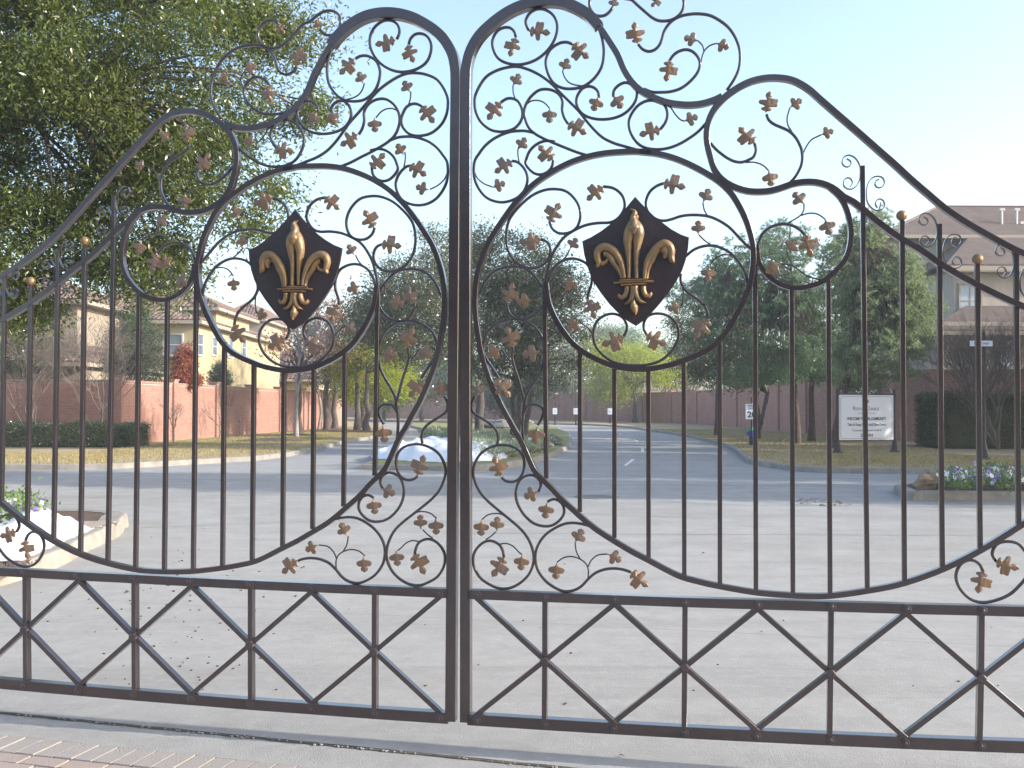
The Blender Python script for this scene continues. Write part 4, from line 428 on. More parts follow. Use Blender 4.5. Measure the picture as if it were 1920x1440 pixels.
curls=[[(-1.765,2.666),(-1.779,2.657),(-1.784,2.642),(-1.772,2.629),(-1.756,2.633),(-1.745,2.651),(-1.753,2.673),(-1.775,2.682),(-1.798,2.671),(-1.815,2.648),(-1.821,2.623),(-1.822,2.588),(-1.819,2.568),(-1.807,2.544),(-1.788,2.530),(-1.770,2.530),(-1.753,2.546),(-1.752,2.568),(-1.767,2.580),(-1.784,2.575),(-1.789,2.557),(-1.779,2.540)],[(-1.902,2.569),(-1.889,2.563),(-1.884,2.548),(-1.894,2.533),(-1.912,2.532),(-1.924,2.552),(-1.917,2.574),(-1.894,2.583),(-1.870,2.574),(-1.854,2.547),(-1.848,2.512),(-1.851,2.473),(-1.865,2.447),(-1.889,2.430),(-1.912,2.433),(-1.925,2.450),(-1.919,2.473),(-1.900,2.481),(-1.886,2.466),(-1.889,2.451),(-1.896,2.442)],[(-2.085,2.395),(-2.099,2.386),(-2.104,2.371),(-2.092,2.358),(-2.076,2.362),(-2.066,2.380),(-2.074,2.402),(-2.095,2.411),(-2.117,2.400),(-2.133,2.378),(-2.140,2.353),(-2.141,2.319),(-2.137,2.299),(-2.126,2.275),(-2.107,2.261),(-2.089,2.261),(-2.073,2.277),(-2.072,2.299),(-2.087,2.311),(-2.103,2.305),(-2.109,2.288),(-2.098,2.271)],[(-2.218,2.301),(-2.206,2.295),(-2.201,2.280),(-2.210,2.266),(-2.228,2.265),(-2.239,2.284),(-2.233,2.306),(-2.210,2.314),(-2.187,2.305),(-2.171,2.279),(-2.166,2.245),(-2.169,2.206),(-2.182,2.181),(-2.205,2.164),(-2.227,2.168),(-2.240,2.184),(-2.234,2.206),(-2.216,2.214),(-2.203,2.200),(-2.205,2.185),(-2.212,2.176)],[(-2.397,2.250),(-2.410,2.242),(-2.415,2.227),(-2.403,2.214),(-2.388,2.218),(-2.378,2.235),(-2.386,2.257),(-2.406,2.266),(-2.428,2.256),(-2.444,2.234),(-2.450,2.209),(-2.451,2.176),(-2.448,2.156),(-2.436,2.133),(-2.418,2.118),(-2.401,2.119),(-2.385,2.134),(-2.384,2.155),(-2.399,2.167),(-2.414,2.162),(-2.419,2.145),(-2.410,2.128)],[(-2.527,2.159),(-2.514,2.153),(-2.510,2.138),(-2.518,2.124),(-2.536,2.123),(-2.547,2.142),(-2.541,2.164),(-2.519,2.172),(-2.496,2.163),(-2.481,2.136),(-2.475,2.103),(-2.478,2.064),(-2.491,2.040),(-2.513,2.024),(-2.535,2.027),(-2.548,2.044),(-2.542,2.066),(-2.524,2.073),(-2.511,2.059),(-2.513,2.044),(-2.520,2.036)]],
balls=[(-1.996,2.404),(-2.307,2.202)],
top=[(-.047,.664),(-.092,.664),(-.415,.666),(-.737,.667),(-1.057,.669),(-1.375,.672),(-1.689,.676),(-2.001,.679),(-2.308,.684),(-2.611,.689),(-2.909,.694)],
mid=[(-.046,.368),(-.091,.369),(-.414,.370),(-.735,.372),(-1.054,.375),(-1.371,.378),(-1.685,.383),(-1.996,.388),(-2.302,.394),(-2.605,.400),(-2.902,.407)],
bot=[(-.045,.075),(-.090,.075),(-.412,.076),(-.732,.079),(-1.051,.082),(-1.367,.087),(-1.680,.092),(-1.989,.098),(-2.295,.105),(-2.597,.113),(-2.894,.122)],
)
# ---------------------------------------------------------------- GATE
PSI=.187071; GC=Vector((-.25535,4.78017,0)); GD=Vector((math.cos(PSI),-math.sin(PSI),0)); GN=Vector((-math.sin(PSI),-math.cos(PSI),0)); GZ=.10
def G(u,v,w=0.): return GC+GD*u+GN*w+Vector((0,0,v+GZ))
def sweep(mb,pts,wd,dp,w,ch=.16,taper=None):
    """chamfered rectangular bar along a planar (u,v) path; w = centre offset towards the road side"""
    n=len(pts); P=[np.array(p) for p in pts]; rings=[]
    for i in range(n):
        t=P[min(i+1,n-1)]-P[max(i-1,0)]; t=t/(np.linalg.norm(t)+1e-9); nn=np.array([-t[1],t[0]])
        k=1. if taper is None else taper(i/(n-1))
        a=wd*.5*k; d=dp*.5*(k if taper else 1); c=min(a,d)*ch*2*.5
        ring=[]
        for x,y in ((-a,-d+c),(-a+c,-d),(a-c,-d),(a,-d+c),(a,d-c),(a-c,d),(-a+c,d),(-a,d-c)):
            q=P[i]+nn*x; ring.append(G(q[0],q[1],w+y))
        rings.append(ring)
    base=len(mb.v)
    for r_ in rings: mb.v+=[tuple(x) for x in r_]
    for i in range(n-1):
        for k in range(8):
            k2=(k+1)%8; mb.f.append((base+i*8+k,base+(i+1)*8+k,base+(i+1)*8+k2,base+i*8+k2))
    mb.f.append(tuple(base+k for k in range(8))); mb.f.append(tuple(base+(n-1)*8+k for k in range(7,-1,-1)))
HALF5=[(0,.03),(.06,.05),(.07,.15),(.12,.24),(.18,.25),(.22,.19),(.25,.11),(.29,.10),(.33,.20),(.36,.33),(.42,.41),(.50,.41),(.56,.35),(.56,.24),(.53,.13),(.58,.07),(.66,.085),(.76,.15),(.86,.15),(.94,.08),(1,0)]
WIDE5=[(0,.03),(.06,.05),(.07,.14),(.12,.22),(.18,.23),(.22,.17),(.24,.11),(.27,.14),(.28,.28),(.30,.43),(.37,.47),(.46,.43),(.60,.46),(.66,.42),(.62,.28),(.56,.13),(.60,.07),(.67,.085),(.77,.145),(.87,.14),(1,0)]
HALF3=[(0,.03),(.12,.05),(.22,.12),(.26,.27),(.30,.42),(.40,.50),(.52,.49),(.62,.40),(.64,.27),(.57,.13),(.60,.10),(.66,.15),(.76,.24),(.88,.22),(.97,.1),(1,0)]
def vine_leaf(kind,a,b,parent,rg):
    a=np.array(a); b=np.array(b); L=np.linalg.norm(b-a); t=(b-a)/L; L*=1.07; n=np.array([-t[1],t[0]]); mb=MB()
    lp=HALF5 if kind==5 else HALF3; rp_=WIDE5 if kind==5 else HALF3
    if rg.random()<.5: lp,rp_=rp_,lp
    rot=rg.uniform(-.5,.5); curl=rg.uniform(.02,.1)
    def pt(x,y,side,up):
        q=a+t*(x*L)+n*(side*y*L); z=.004+up*L+rot*.12*L*side*y-curl*L*(x-.3)**2
        return G(q[0],q[1],-.012+z)
    mid=[pt(x,0,1,.055*math.sin(math.pi*min(1,x*.9+.05))) for x,_ in lp]
    for side,h in((1,lp),(-1,rp_)):
        m2=[pt(x,0,1,.055*math.sin(math.pi*min(1,x*.9+.05))) for x,_ in h]
        # lobes: a ridge at half width and a thin turned edge
        half=[pt(x,y*.5,side,.035-.02*y) for x,y in h]; edge=[pt(x,y,side,-.02) for x,y in h]; back=[p-GN*.004 for p in edge]; bm=[p-GN*.004 for p in m2]
        k=len(h); base=len(mb.v); mb.v+=[tuple(p) for p in m2+half+edge+back+bm]
        for i in range(k-1):
            for j in range(4):
                q=(base+j*k+i,base+j*k+i+1,base+(j+1)*k+i+1,base+(j+1)*k+i); mb.f.append(q if side>0 else q[::-1])
    return mb.build('vine_leaf',M['bronze'],parent)
def gate_leaf(D,label,sgn,rg):
    T=thing('gate_leaf',label,'gate','two leaves of the wrought iron gate')
    I=M['iron']
    # stiles, rails, lattice
    u0=D['bot'][0][0]; zb=D['bot'][1][1]; top=D['top']; mid=D['mid']; bot=D['bot']
    for n,row,wd in(('top_rail',top,.043),('bottom_rail',bot,.052)):
        mb=MB(); sweep(mb,row[0:1]+row[1:],wd,.05,-.025,.08); mb.build(n,I,T)
    ue=D['bot'][-1][0]; mb=MB(); mb_pts=[(ue+sgn*.02,zb-.03),(ue+sgn*.02,2.3)]; sweep(mb,mb_pts,.06,.06,-.03,.08); mb.build('hinge_stile',I,T)
    for k in range(1,len(top)):
        odd=(k-1)%2
        if k<len(top)-1 and odd:   # uprights through the crossings
            mb=MB(); sweep(mb,[(top[k][0],top[k][1]-.021),mid[k],(bot[k][0],bot[k][1]+.025)],.024,.038,-.0235,.1); mb.build('lattice_upright',I,T)
            for j in(k-1,k+1):
                if 1<=j<len(top):
                    for row,dz in((top,-.021),(bot,.025)):
                        e=np.array(row[j])+np.array((0,dz)); c=np.array(mid[k]); e=e-(c-e)*.03
                        mb=MB(); sweep(mb,[tuple(e),tuple(c)],.0225,.034,-.0215 if j>k else -.0245,.1); mb.build('lattice_diagonal',I,T)
            mb=MB(); mb.tube([G(*mid[k],-.01),G(*mid[k],.006),G(*mid[k],.009)],[.021,.021,.016],14); mb.build('boss',I,T)
        for row in(top,bot):
            for rr,ww in((.021,.0035),):
                mb=MB(); c=row[k]
                mb.tube([G(*c,-.001),G(*c,.004),G(*c,.0055)],[.021,.021,.017],14); o=mb.build('bolt_washer',I,T)
                mb=MB(); mb.tube([G(*c,.0055),G(*c,.011),G(*c,.013)],[.0105,.0105,.007],10); mb.build('bolt_head',I,o)
    for n,wd,dp,w,pts in [(c[0],c[1],c[2],-.025,c[3]) for c in D['curves']]:
        mb=MB(); sm=cr(pts,.022 if wd>.02 else .013)
        tp=None
        if n in('scroll','stem'): tp=lambda t:1.
        sweep(mb,sm,wd,dp,w,.3 if wd<.014 else .1,None); mb.build(n,I,T,smooth=(wd<.014))
    for kind,(a,b) in D['leaves']: vine_leaf(kind,a,b,T,rg)
    pk=[]
    for (x0,y0,x1,y1) in D['pickets']:
        mb=MB(); sweep(mb,[(x0,y0),((x0+x1)/2,(y0+y1)/2),(x1,y1)],.0205,.0205,-.022,.1); pk.append(mb.build('picket',I,T))
    for i,cu in enumerate(D['curls']):
        mb=MB(); sweep(mb,cr(cu,.008),.0035,.018,-.022,.1); mb.build('curl',I,pk[(9,11,13)[i//2]])
    for i,b in enumerate(D['balls']):
        mb=MB(); prof=[(.0235*math.sin(math.pi*k/12)+.0004,-.0235*math.cos(math.pi*k/12)) for k in range(13)]
        mb.lathe(G(b[0],b[1],-.022),prof,20); mb.build('ball_finial',M['gold'],pk[(10,12)[i]],smooth=True)
    # shield plate and the relief on it
    mb=MB(); sh=D['shield']; F=[G(*p,.004) for p in sh]; B=[G(*p,-.012) for p in sh]; n=len(sh); cx=sum(p[0] for p in sh)/n; cy=sum(p[1] for p in sh)/n
    mb.v=[tuple(p) for p in F+B]+[tuple(G(cx,cy,.006)),tuple(G(cx,cy,-.012))]
    for i in range(n):
        j=(i+1)%n; mb.f+= [(2*n,i,j),(2*n+1,n+j,n+i),(i,n+i,n+j,j)]
    S=mb.build('shield',I,T)
    for nme,ht,pts in D['relief']:
        mb=MB(); sm=cr([(p[0],p[1]) for p in pts],.006)
        # interpolate the half widths along the path
        cum=[0]; 
        for i in range(1,len(pts)): cum.append(cum[-1]+math.dist(pts[i][:2],pts[i-1][:2]))
        cs=[0]
        for i in range(1,len(sm)): cs.append(cs[-1]+math.dist(sm[i],sm[i-1]))
        sc_=cum[-1]/cs[-1]; ws=np.interp([c*sc_ for c in cs],cum,[p[2]*1.22 for p in pts])
        K=9; base=len(mb.v); ns=len(sm)
        for i,p in enumerate(sm):
            t=np.array(sm[min(i+1,ns-1)])-np.array(sm[max(i-1,0)]); t=t/(np.linalg.norm(t)+1e-9); nn=np.array([-t[1],t[0]])
            for k in range(K):
                a=math.pi*k/(K-1); q=np.array(p)+nn*math.cos(a)*ws[i]
                mb.v.append(tuple(G(q[0],q[1],.003+math.sin(a)**.8*ht*(ws[i]*.85+.010)+.004)))
        for i in range(ns-1):
            for k in range(K-1):
                q=(base+i*K+k,base+i*K+k+1,base+(i+1)*K+k+1,base+(i+1)*K+k); mb.f.append(q)
        mb.f.append(tuple(base+k for k in range(K))); mb.f.append(tuple(base+(ns-1)*K+k for k in range(K-1,-1,-1)))
        mb.build(nme,M['gold'],S,smooth=True)
    rebase(T,GC+GD*(sgn*.08))
    return T
gate_leaf(GATE_L,'left leaf of the dark iron scroll gate, the one against the big oak tree',-1,random.Random(3))
gate_leaf(GATE_R,'right leaf of the dark iron scroll gate, in front of the white welcome sign',1,random.Random(5))
# ---------------------------------------------------------------- GROUND, ROAD, KERBS, LAWNS
def S(o): o['kind']='structure'; return o
def sheet(name,pts,z,m,sub=0):
    mb=MB(); mb.poly([(p[0],p[1],z) for p in pts]); return S(mb.build(name,m))
sheet('ground',[(-900,-60),(900,-60),(900,1500),(-900,1500)],-.03,M['soil'])
sheet('road',[(-75,5.2),(75,-3.2),(75,170),(-75,170)],0,M['concrete'])
# the apron under and in front of the gate, a dark joint, and the paver band
def line(a,b): 
    A=gnd(*a); B=gnd(*b); d=(B-A); d.z=0; d.normalize(); return A,d,Vector((-d.y,d.x,0))
A1,D1,N1=line((0,1338),(1040,1440)); A2,D2,N2=line((0,1381),(480,1432))
def strip(name,A,d,n,s0,s1,t0,t1,z,m,kind=True):
    mb=MB(); mb.poly([tuple((A+d*s0+n*t0).xy)+(z,),tuple((A+d*s1+n*t0).xy)+(z,),tuple((A+d*s1+n*t1).xy)+(z,),tuple((A+d*s0+n*t1).xy)+(z,)]); o=mb.build(name,m); return S(o) if kind else o
sheet('driveway_apron',[tuple((A1-D1*14+N1*6).xy),tuple((A1-D1*14-N1*9).xy),tuple((A1+D1*20-N1*9).xy),tuple((A1+D1*20+N1*6).xy)][::1],.004,M['apron'])
mb=MB(); rg=random.Random(11)
prev=None
for i in range(240):      # ragged joint
    s=-3+i*.06; w0=.008+rg.random()*.006; w1=-.012-rg.random()*.012
    cur=(A1+D1*s+N1*w0,A1+D1*s+N1*w1)
    if prev: mb.poly([(q.x,q.y,.008) for q in (prev[1],cur[1],cur[0],prev[0])])
    prev=cur
S(mb.build('expansion_joint',M['joint']))
mb=MB(); prev=None
for i in range(160):
    s=-3+i*.06; w0=.004+rg.random()*.003; w1=-.006-rg.random()*.004
    cur=(A2+D2*s+N2*w0,A2+D2*s+N2*w1)
    if prev: mb.poly([(q.x,q.y,.008) for q in (prev[1],cur[1],cur[0],prev[0])])
    prev=cur
S(mb.build('paver_edge_joint',M['joint']))
mb=MB()
for i in range(260):      # grit caught along the joint
    s=rg.uniform(-1,7); c=A1+D1*s+N1*rg.gauss(-.016,.006); r_=rg.uniform(.002,.006)
    mb.box((c.x,c.y,.010),(r_*2,r_*1.4,r_),rg.random()*3)
tag(mb.build('joint_debris',M['concrete']),'pale grit and straw caught along the joint in front of the gate','debris',kind='stuff')
P=thing('paver_band','band of grey and tan concrete pavers along the near edge of the apron','paving')
base=A2-N2*.012; du=D2; dn=-N2
sk=.0
bed=strip('paver_bed',base,du,dn,-3,6,0,1.6,.006,M['mortar'],False); bed.parent=P
def paver(s0,s1,t0,t1,m,parent,hh=.012):
    g=.004; mb=MB(); z0=.006; q=[base+du*(s0+g)+dn*(t0+g),base+du*(s1-g)+dn*(t0+g),base+du*(s1-g)+dn*(t1-g),base+du*(s0+g)+dn*(t1-g)]
    ce=sum(q,Vector())/4; hz=z0+hh+rg.uniform(-.0015,.0015)
    lo=[(p.x,p.y,z0) for p in q]; hi=[((p*.965+ce*.035).x,(p*.965+ce*.035).y,hz) for p in q]
    mb.add(lo+hi,[(7,6,5,4),(0,1,5,4),(1,2,6,5),(2,3,7,6),(3,0,4,7)]); mb.build('paver',m,parent)
for i in range(48): paver(-1.4+i*.105,-1.4+(i+1)*.105,.0,.21,M['paver'],P)
for j in range(3):
    for i in range(22): paver(-1.5+i*.21+(j%2)*.105,-1.5+(i+1)*.21+(j%2)*.105,.215+j*.105,.215+(j+1)*.105,M['paver_tan'],P)
rebase(P,(base.x,base.y,0))
# kerbs
def kerb(name,pts,side,h=.15,w=.16,closed=False,m=None):
    P_=[Vector((p[0],p[1],0)) for p in pts]; n=len(P_); mb=MB()
    prof=[(0,0),(.02,h*.8),(.045,h*.97),(.07,h),(w,h),(w,h-.03)]
    base=len(mb.v)
    for i in range(n):
        if closed: t=P_[(i+1)%n]-P_[i-1]
        else: t=P_[min(i+1,n-1)]-P_[max(i-1,0)]
        t.normalize(); nn=Vector((-t.y,t.x,0))*side
        for a,z in prof: q=P_[i]+nn*a; mb.v.append((q.x,q.y,z))
    k=len(prof)
    for i in range(n if closed else n-1):
        j=(i+1)%n
        for q in range(k-1):
            f=(i*k+q,j*k+q,j*k+q+1,i*k+q+1); mb.f.append(f if side<0 else f[::-1])
    o=mb.build(name,m or M['curb'],smooth=False); return S(o)
def smooth(pts,step=1.): return cr(pts,step)
G2=lambda *a:[tuple(gnd(*p).xy) for p in a]
left_curb=[(-70,25.4)]+G2((0,881),(200,880),(300,875),(400,869),(480,864),(530,858),(600,845),(650,831),(700,822),(722,806),(698,797))+[(-21,125),(-45,150)]
right_curb=[(70,20.0)]+G2((1920,889),(1720,889),(1565,887.5),(1490,884),(1440,877),(1402,869),(1387,857),(1375,846),(1350,835),(1290,820),(1240,812),(1160,801),(1085,797),(1032,796))+[(-12,112),(-30,128)]
LC=smooth(left_curb,1.5); RC=smooth(right_curb,1.5)
kerb('left_kerb',LC,1); kerb('right_kerb',RC,-1)
def inset(pts,side,d):
    out=[]; n=len(pts)
    for i in range(n):
        a=Vector(pts[max(i-1,0)]);b=Vector(pts[min(i+1,n-1)]); t=(b-a).normalized(); out.append((pts[i][0]-t.y*side*d,pts[i][1]+t.x*side*d))
    return out
def strip_mesh(name,A,B,z0,z1,m,rows=3):
    """ground strip between two polylines, matched by fraction of length"""
    def res(P,n):
        P=np.array(P); d=np.r_[0,np.cumsum(np.linalg.norm(np.diff(P,axis=0),axis=1))]; t=np.linspace(0,d[-1],n); return np.c_[np.interp(t,d,P[:,0]),np.interp(t,d,P[:,1])]
    n=90; a=res(A,n); b=res(B,n); mb=MB()
    for i in range(n):
        for k in range(rows+1):
            f=k/rows; q=a[i]*(1-f)+b[i]*f; mb.v.append((q[0],q[1],z0+(z1-z0)*f))
    for i in range(n-1):
        for k in range(rows): 
            mb.f.append((i*(rows+1)+k,(i+1)*(rows+1)+k,(i+1)*(rows+1)+k+1,i*(rows+1)+k+1))
    return S(mb.build(name,m))
il=inset(LC,1,.14); ir=inset(RC,-1,.14)
def lawn(name,edge,far,z,m):
    mb=MB(); pts=list(edge)+list(far)[::-1]; mb.poly([(p[0],p[1],z) for p in pts]); o=mb.build(name,m)
    if o.data.polygons[0].normal.z<0: o.data.flip_normals()
    return S(o)
lawn('left_lawn',il,[(-70,170),(-45,170)],.145,M['lawn'])
lawn('right_lawn',ir,[(70,170),(-30,170)],.145,M['lawn'])
# greener grass along the foot of the left wall
sheet('green_verge',[(-15.2,39.5),(-11.2,38.5),(-9.2,41),(-8.6,47),(-8.3,60),(-13.2,70),(-14.6,52)][::1],.150,M['lawn_green'])
# median island of the boulevard, with its lawn and planting
md=G2((675,880.5),(740,881.5),(840,883),(887,883),(960,876),(1010,866),(1045,853),(1067,841),(1073,829),(1068,817),(1050,808),(1036,803))+[(-1.5,92),(-8,98),(-9.5,90),(-6.5,72),(-4.3,48),(-4.0,33)]
MD=cr(md+[md[0]],1.2)[:-1]
kerb('median_kerb',MD,1,closed=True); 
def fill(name,ring,d,z,m,side=1):
    n=len(ring); out=[]
    for i in range(n):
        a=Vector(ring[i-1]);b=Vector(ring[(i+1)%n]); t=(b-a).normalized(); out.append((ring[i][0]-t.y*side*d,ring[i][1]+t.x*side*d))
    mb=MB(); mb.poly([(p[0],p[1],z) for p in out]); return S(mb.build(name,m))
fill('median_lawn',MD,.14,.145,M['lawn_green'])
sheet('median_bed',G2((690,868),(850,876),(900,874),(960,866),(1010,856),(1040,842),(1010,832),(900,826),(800,830),(720,850)),.150,M['mulch'])
# island of the entry drive at the left, with kerb, pavers, mulch
li=[(-4.65,9.3)]+[tuple(gnd(*p).xy) for p in ((107,1066),(162,1036),(200,1018),(226,1004),(234,991))]
e=Vector(gnd(234,991).xy); li+= [(e.x-.12,e.y+.45),(e.x-.6,e.y+.85),(e.x-1.6,e.y+1.0),(e.x-3.5,e.y+.95),(e.x-6,e.y+.7),(-12,9.5),(-9,6.8),(-5.2,7.2),(-4.75,8.2)]
LI=cr(li+[li[0]],.25)[:-1]
kerb('entry_island_kerb',LI,1,closed=True,w=.30,h=.17); fill('entry_island_bed',LI,.28,.160,M['mulch'])
# island at the right with the flower bed
rp=[gnd(1732,938),gnd(1920,939)]
ri=[tuple(rp[0].xy),tuple(rp[1].xy),(14,17.2),(20,18),(20,21),(12,21.2),(9.6,20.9),(rp[0].x+.35,20.2),(rp[0].x-.15,19),(rp[0].x-.25,18)]
RI=cr(ri+[ri[0]],.5)[:-1]
kerb('right_island_kerb',RI,1,closed=True,w=.22,h=.16); fill('right_island_bed',RI,.2,.15,M['mulch'])
# joints, manhole, dashes
def seam(px0,px1,w=.012,z=.005):
    a=gnd(*px0); b=gnd(*px1); d=(b-a).normalized(); n=Vector((-d.y,d.x,0))*w
    mb=MB(); mb.poly([(q.x,q.y,z) for q in (a-n,b-n,b+n,a+n)]); o=mb.build('road_joint',M['joint2']); return S(o)
M['joint2']=mat('faint_joint',(.27,.262,.245),.95)
for a,b in (((0,1000),(830,968)),((890,1000),(1920,1005)),((240,1130),(1920,1215)),((1000,960),(1340,973)),((860,944),(1900,952)),((0,935),(860,925))):
    seam(a,b)
c=gnd(1118,932); mb=MB(); mb.tube([(c.x,c.y,.0),(c.x,c.y,.008)],.42,28)
for k in range(-5,6): mb.box((c.x+k*.07,c.y,.010),(.02,.70*math.sqrt(max(0,1-(k*.07/.42)**2)),.005))
tag(mb.build('manhole_cover',M['iron_cover']),'round grey manhole cover set in the sunlit road behind the right gate leaf','manhole cover')
c=gnd(1540,942); mb=MB()
for k in range(70):
    a=rg.random()*6.28; r_=rg.random()**.5*.45; mb.box((c.x+r_*math.cos(a),c.y+r_*math.sin(a)*1.6,.006),(rg.uniform(.02,.09),rg.uniform(.02,.06),.010),rg.random()*3)
tag(mb.build('broken_concrete_patch',M['curb']),'patch of broken rubble in the road beyond the right gate leaf','rubble',kind='stuff')
def quad_px(name,pp,z,m):
    mb=MB(); mb.poly([tuple(gnd(*p,z).xy)+(z,) for p in pp]); return S(mb.build(name,m))
for pp in (((1169,873),(1175,873),(1191,861),(1184,861)),((1202,847),(1208,847),(1207,840),(1202,840)),((1195,829),(1198,829),(1191,824),(1188,824)),((1163,815),(1165,815),(1162,812),(1160,812))):
    quad_px('lane_dash',pp,.005,M['white_mark'])
# pine cones and leaf litter on the near drive
mb=MB()
for k in range(170):
    x=rg.gauss(330,120); y=rg.uniform(985,1300)
    if x<240 and y<1110: continue
    if rg.random()<.25: x=rg.uniform(300,1900); y=rg.uniform(930,1340)
    c=gnd(x,y); r_=rg.uniform(.004,.011)*(.7 if y>1150 else 1)
    mb.box((c.x,c.y,r_*.5+.004),(r_*2.2,r_*1.4,r_),rg.random()*3)
tag(mb.build('fallen_acorns',M['litter']),'dark acorns and leaf bits scattered over the drive behind the left leaf','leaf litter',kind='stuff')
for (x,y) in ((1166,1421),(897,1250),(654,1145),(1428,1187),(242,1416)):
    mb=MB(); c=gnd(x,y); a=rg.random()*3; d=Vector((math.cos(a),math.sin(a),0)); n=Vector((-d.y,d.x,0))
    pts=[c-d*.02,c+n*.007,c+d*.022,c-n*.006]; mb.v=[(p.x,p.y,.012+.003*math.sin(i*2)) for i,p in enumerate(pts)]+[(c.x,c.y,.018)]; mb.f=[(0,1,4),(1,2,4),(2,3,4),(3,0,4)]
    tag(mb.build('fallen_leaf',M['litter']),{1166:'curled brown leaf on the apron below the right gate leaf',897:'dark leaf sliver just right of the gate stiles',654:'small tan leaf behind the left lattice scrolls',1428:'thin pale leaf behind the right lattice',242:'grey leaf crumb on the paver joint'}[x],'leaf','fallen leaves on the drive')
# ---------------------------------------------------------------- BRICK WALLS
def uvbox(o):
    me=o.data; uv=me.uv_layers.new(name='UVMap')
    for p in me.polygons:
        n=p.normal; ax=0 if abs(n.y)>abs(n.x) else 1
        t=Vector((-n.y,n.x,0)); 
        if t.length<.1: t=Vector((1,0,0))
        t.normalize()
        for li_ in p.loop_indices:
            v=me.vertices[me.loops[li_].vertex_index].co; uv.data[li_].uv=(v.dot(t),v.z)
def brickwork(a,b,z0,z1,out,parent):
    """courses of proud bricks on the face from a to b, out = outward normal"""
    a=Vector((a[0],a[1],0)); b=Vector((b[0],b[1],0)); L=(b-a).length; d=(b-a)/L; o=Vector((out[0],out[1],0)); V=[]
    rows=int((z1-z0)/.078)
    for r_ in range(rows):
        s=-(r_%2)*.108
        while s<L:
            s0=max(s,0)+.005; s1=min(s+.216,L)-.005; s+=.216
            if s1-s0<.03: continue
            pr=.006+rg.random()*.005; zz0=z0+r_*.078+.005; zz1=zz0+.068
            p=[a+d*s0,a+d*s1]; f=[p[0]+o*pr,p[1]+o*pr]
            q=lambda v,z:(v.x,v.y,z)
            F=[q(f[0],zz0),q(f[1],zz0),q(f[1],zz1),q(f[0],zz1)]; Bk=[q(p[0],zz0),q(p[1],zz0),q(p[1],zz1),q(p[0],zz1)]
            V.append((F,Bk))
    mb=MB()
    for F,Bk in V: mb.add(F+Bk,[(0,1,2,3),(4,0,3,7),(1,5,6,2),(3,2,6,7),(4,5,1,0)])
    mb.build('brick_courses',M['brick'],parent,kind='stuff')
def wall(T,a,b,h,face,detail,z0=.12,th=.22,cap=True):
    a=Vector(a);b=Vector(b); d=(b-a).normalized(); n=Vector((-d.y,d.x))*face; c=(a+b)/2; L=(b-a).length; ang=math.atan2(d.y,d.x)
    mb=MB(); mb.box((c.x,c.y,z0+(h-z0)/2),(L,th,h-z0),ang); o=mb.build('wall_panel',M['mortar'] if detail else M['brickfar'],T); uvbox(o)
    if cap:
        mb=MB(); mb.box((c.x,c.y,h+.045),(L,th+.07,.085),ang); mb.build('coping',M['cap'],T)
    if detail: brickwork(a+n*(th/2),b+n*(th/2),z0,h,n,T)
def column(T,p,ang,h,detail,w=.42):
    mb=MB(); mb.box((p[0],p[1],.12+(h-.12)/2),(w,w,h-.12),ang); o=mb.build('column',M['mortar'] if detail else M['brickfar'],T); uvbox(o)
    mb=MB(); mb.box((p[0],p[1],h+.04),(w+.08,w+.08,.08),ang); mb.build('column_cap',M['cap'],o)
    if detail:
        d=Vector((math.cos(ang),math.sin(ang))); n=Vector((-d.y,d.x)); c=Vector(p); q=w/2
        sub=bpy.data.objects  # bricks on the two faces seen from the drive
        for (s0,s1,o_) in ((c-d*q-n*q,c+d*q-n*q,-n),(c-d*q-n*q,c-d*q+n*q,-d),(c-d*q+n*q,c+d*q+n*q,n)):
            brickwork(s0,s1,.12,h,o_,T)
WL=thing('brick_wall','sunlit red brick wall with columns along the left side of the boulevard','wall')
HL=2.6
corner=(-15.4,39.2)
wall(WL,(-32,39.2),corner,HL,-1,True)
lw=[corner,(-15.0,44.2),(-14.6,49.2),(-14.2,54.4),(-13.9,59.6),(-13.6,65),(-13.5,70.5),(-13.6,76),(-14.0,82),(-15,88),(-17,94),(-20,100),(-24,106),(-30,112)]
for i in range(len(lw)-1):
    wall(WL,lw[i],lw[i+1],HL,-1,i<4)
for i,p in enumerate(lw):
    q=lw[min(i+1,len(lw)-1)]; pr_=lw[max(i-1,0)]; ang=math.atan2(q[1]-pr_[1],q[0]-pr_[0]) if i else R(90)
    column(WL,p,ang,HL+.17,i<4)
for x in (-20.5,-25.7,-31): column(WL,(x,39.2),0,HL+.17,x>-26)
rebase(WL,(corner[0],corner[1],.12))
WR=thing('brick_wall','shaded red brick wall with dark columns curving away along the right side','wall')
HR=3.2
rw=[(18.9,45),(18.6,50.5),(18.4,56),(18.3,62),(18.2,68),(18.2,74.5),(18.3,81),(18.2,88),(17.6,95),(16.2,101.5),(14,107.5),(11.5,112.5),(8.6,117),(5.2,121),(1.6,124.5),(-2.2,127.5),(-6.5,130.5),(-11.5,133.5),(-17,136)]
for i in range(len(rw)-1): wall(WR,rw[i],rw[i+1],HR,1,i<3)
for i,p in enumerate(rw):
    q=rw[min(i+1,len(rw)-1)]; pr_=rw[max(i-1,0)]; ang=math.atan2(q[1]-pr_[1],q[0]-pr_[0]); column(WR,p,ang,HR+.15,i<3,w=.5)
wall(WR,(19.1,45),(34,40.5),HR+.12,-1,True)
column(WR,(25.5,43),-.29,HR+.3,True,.5)
rebase(WR,(18.9,45,.12))
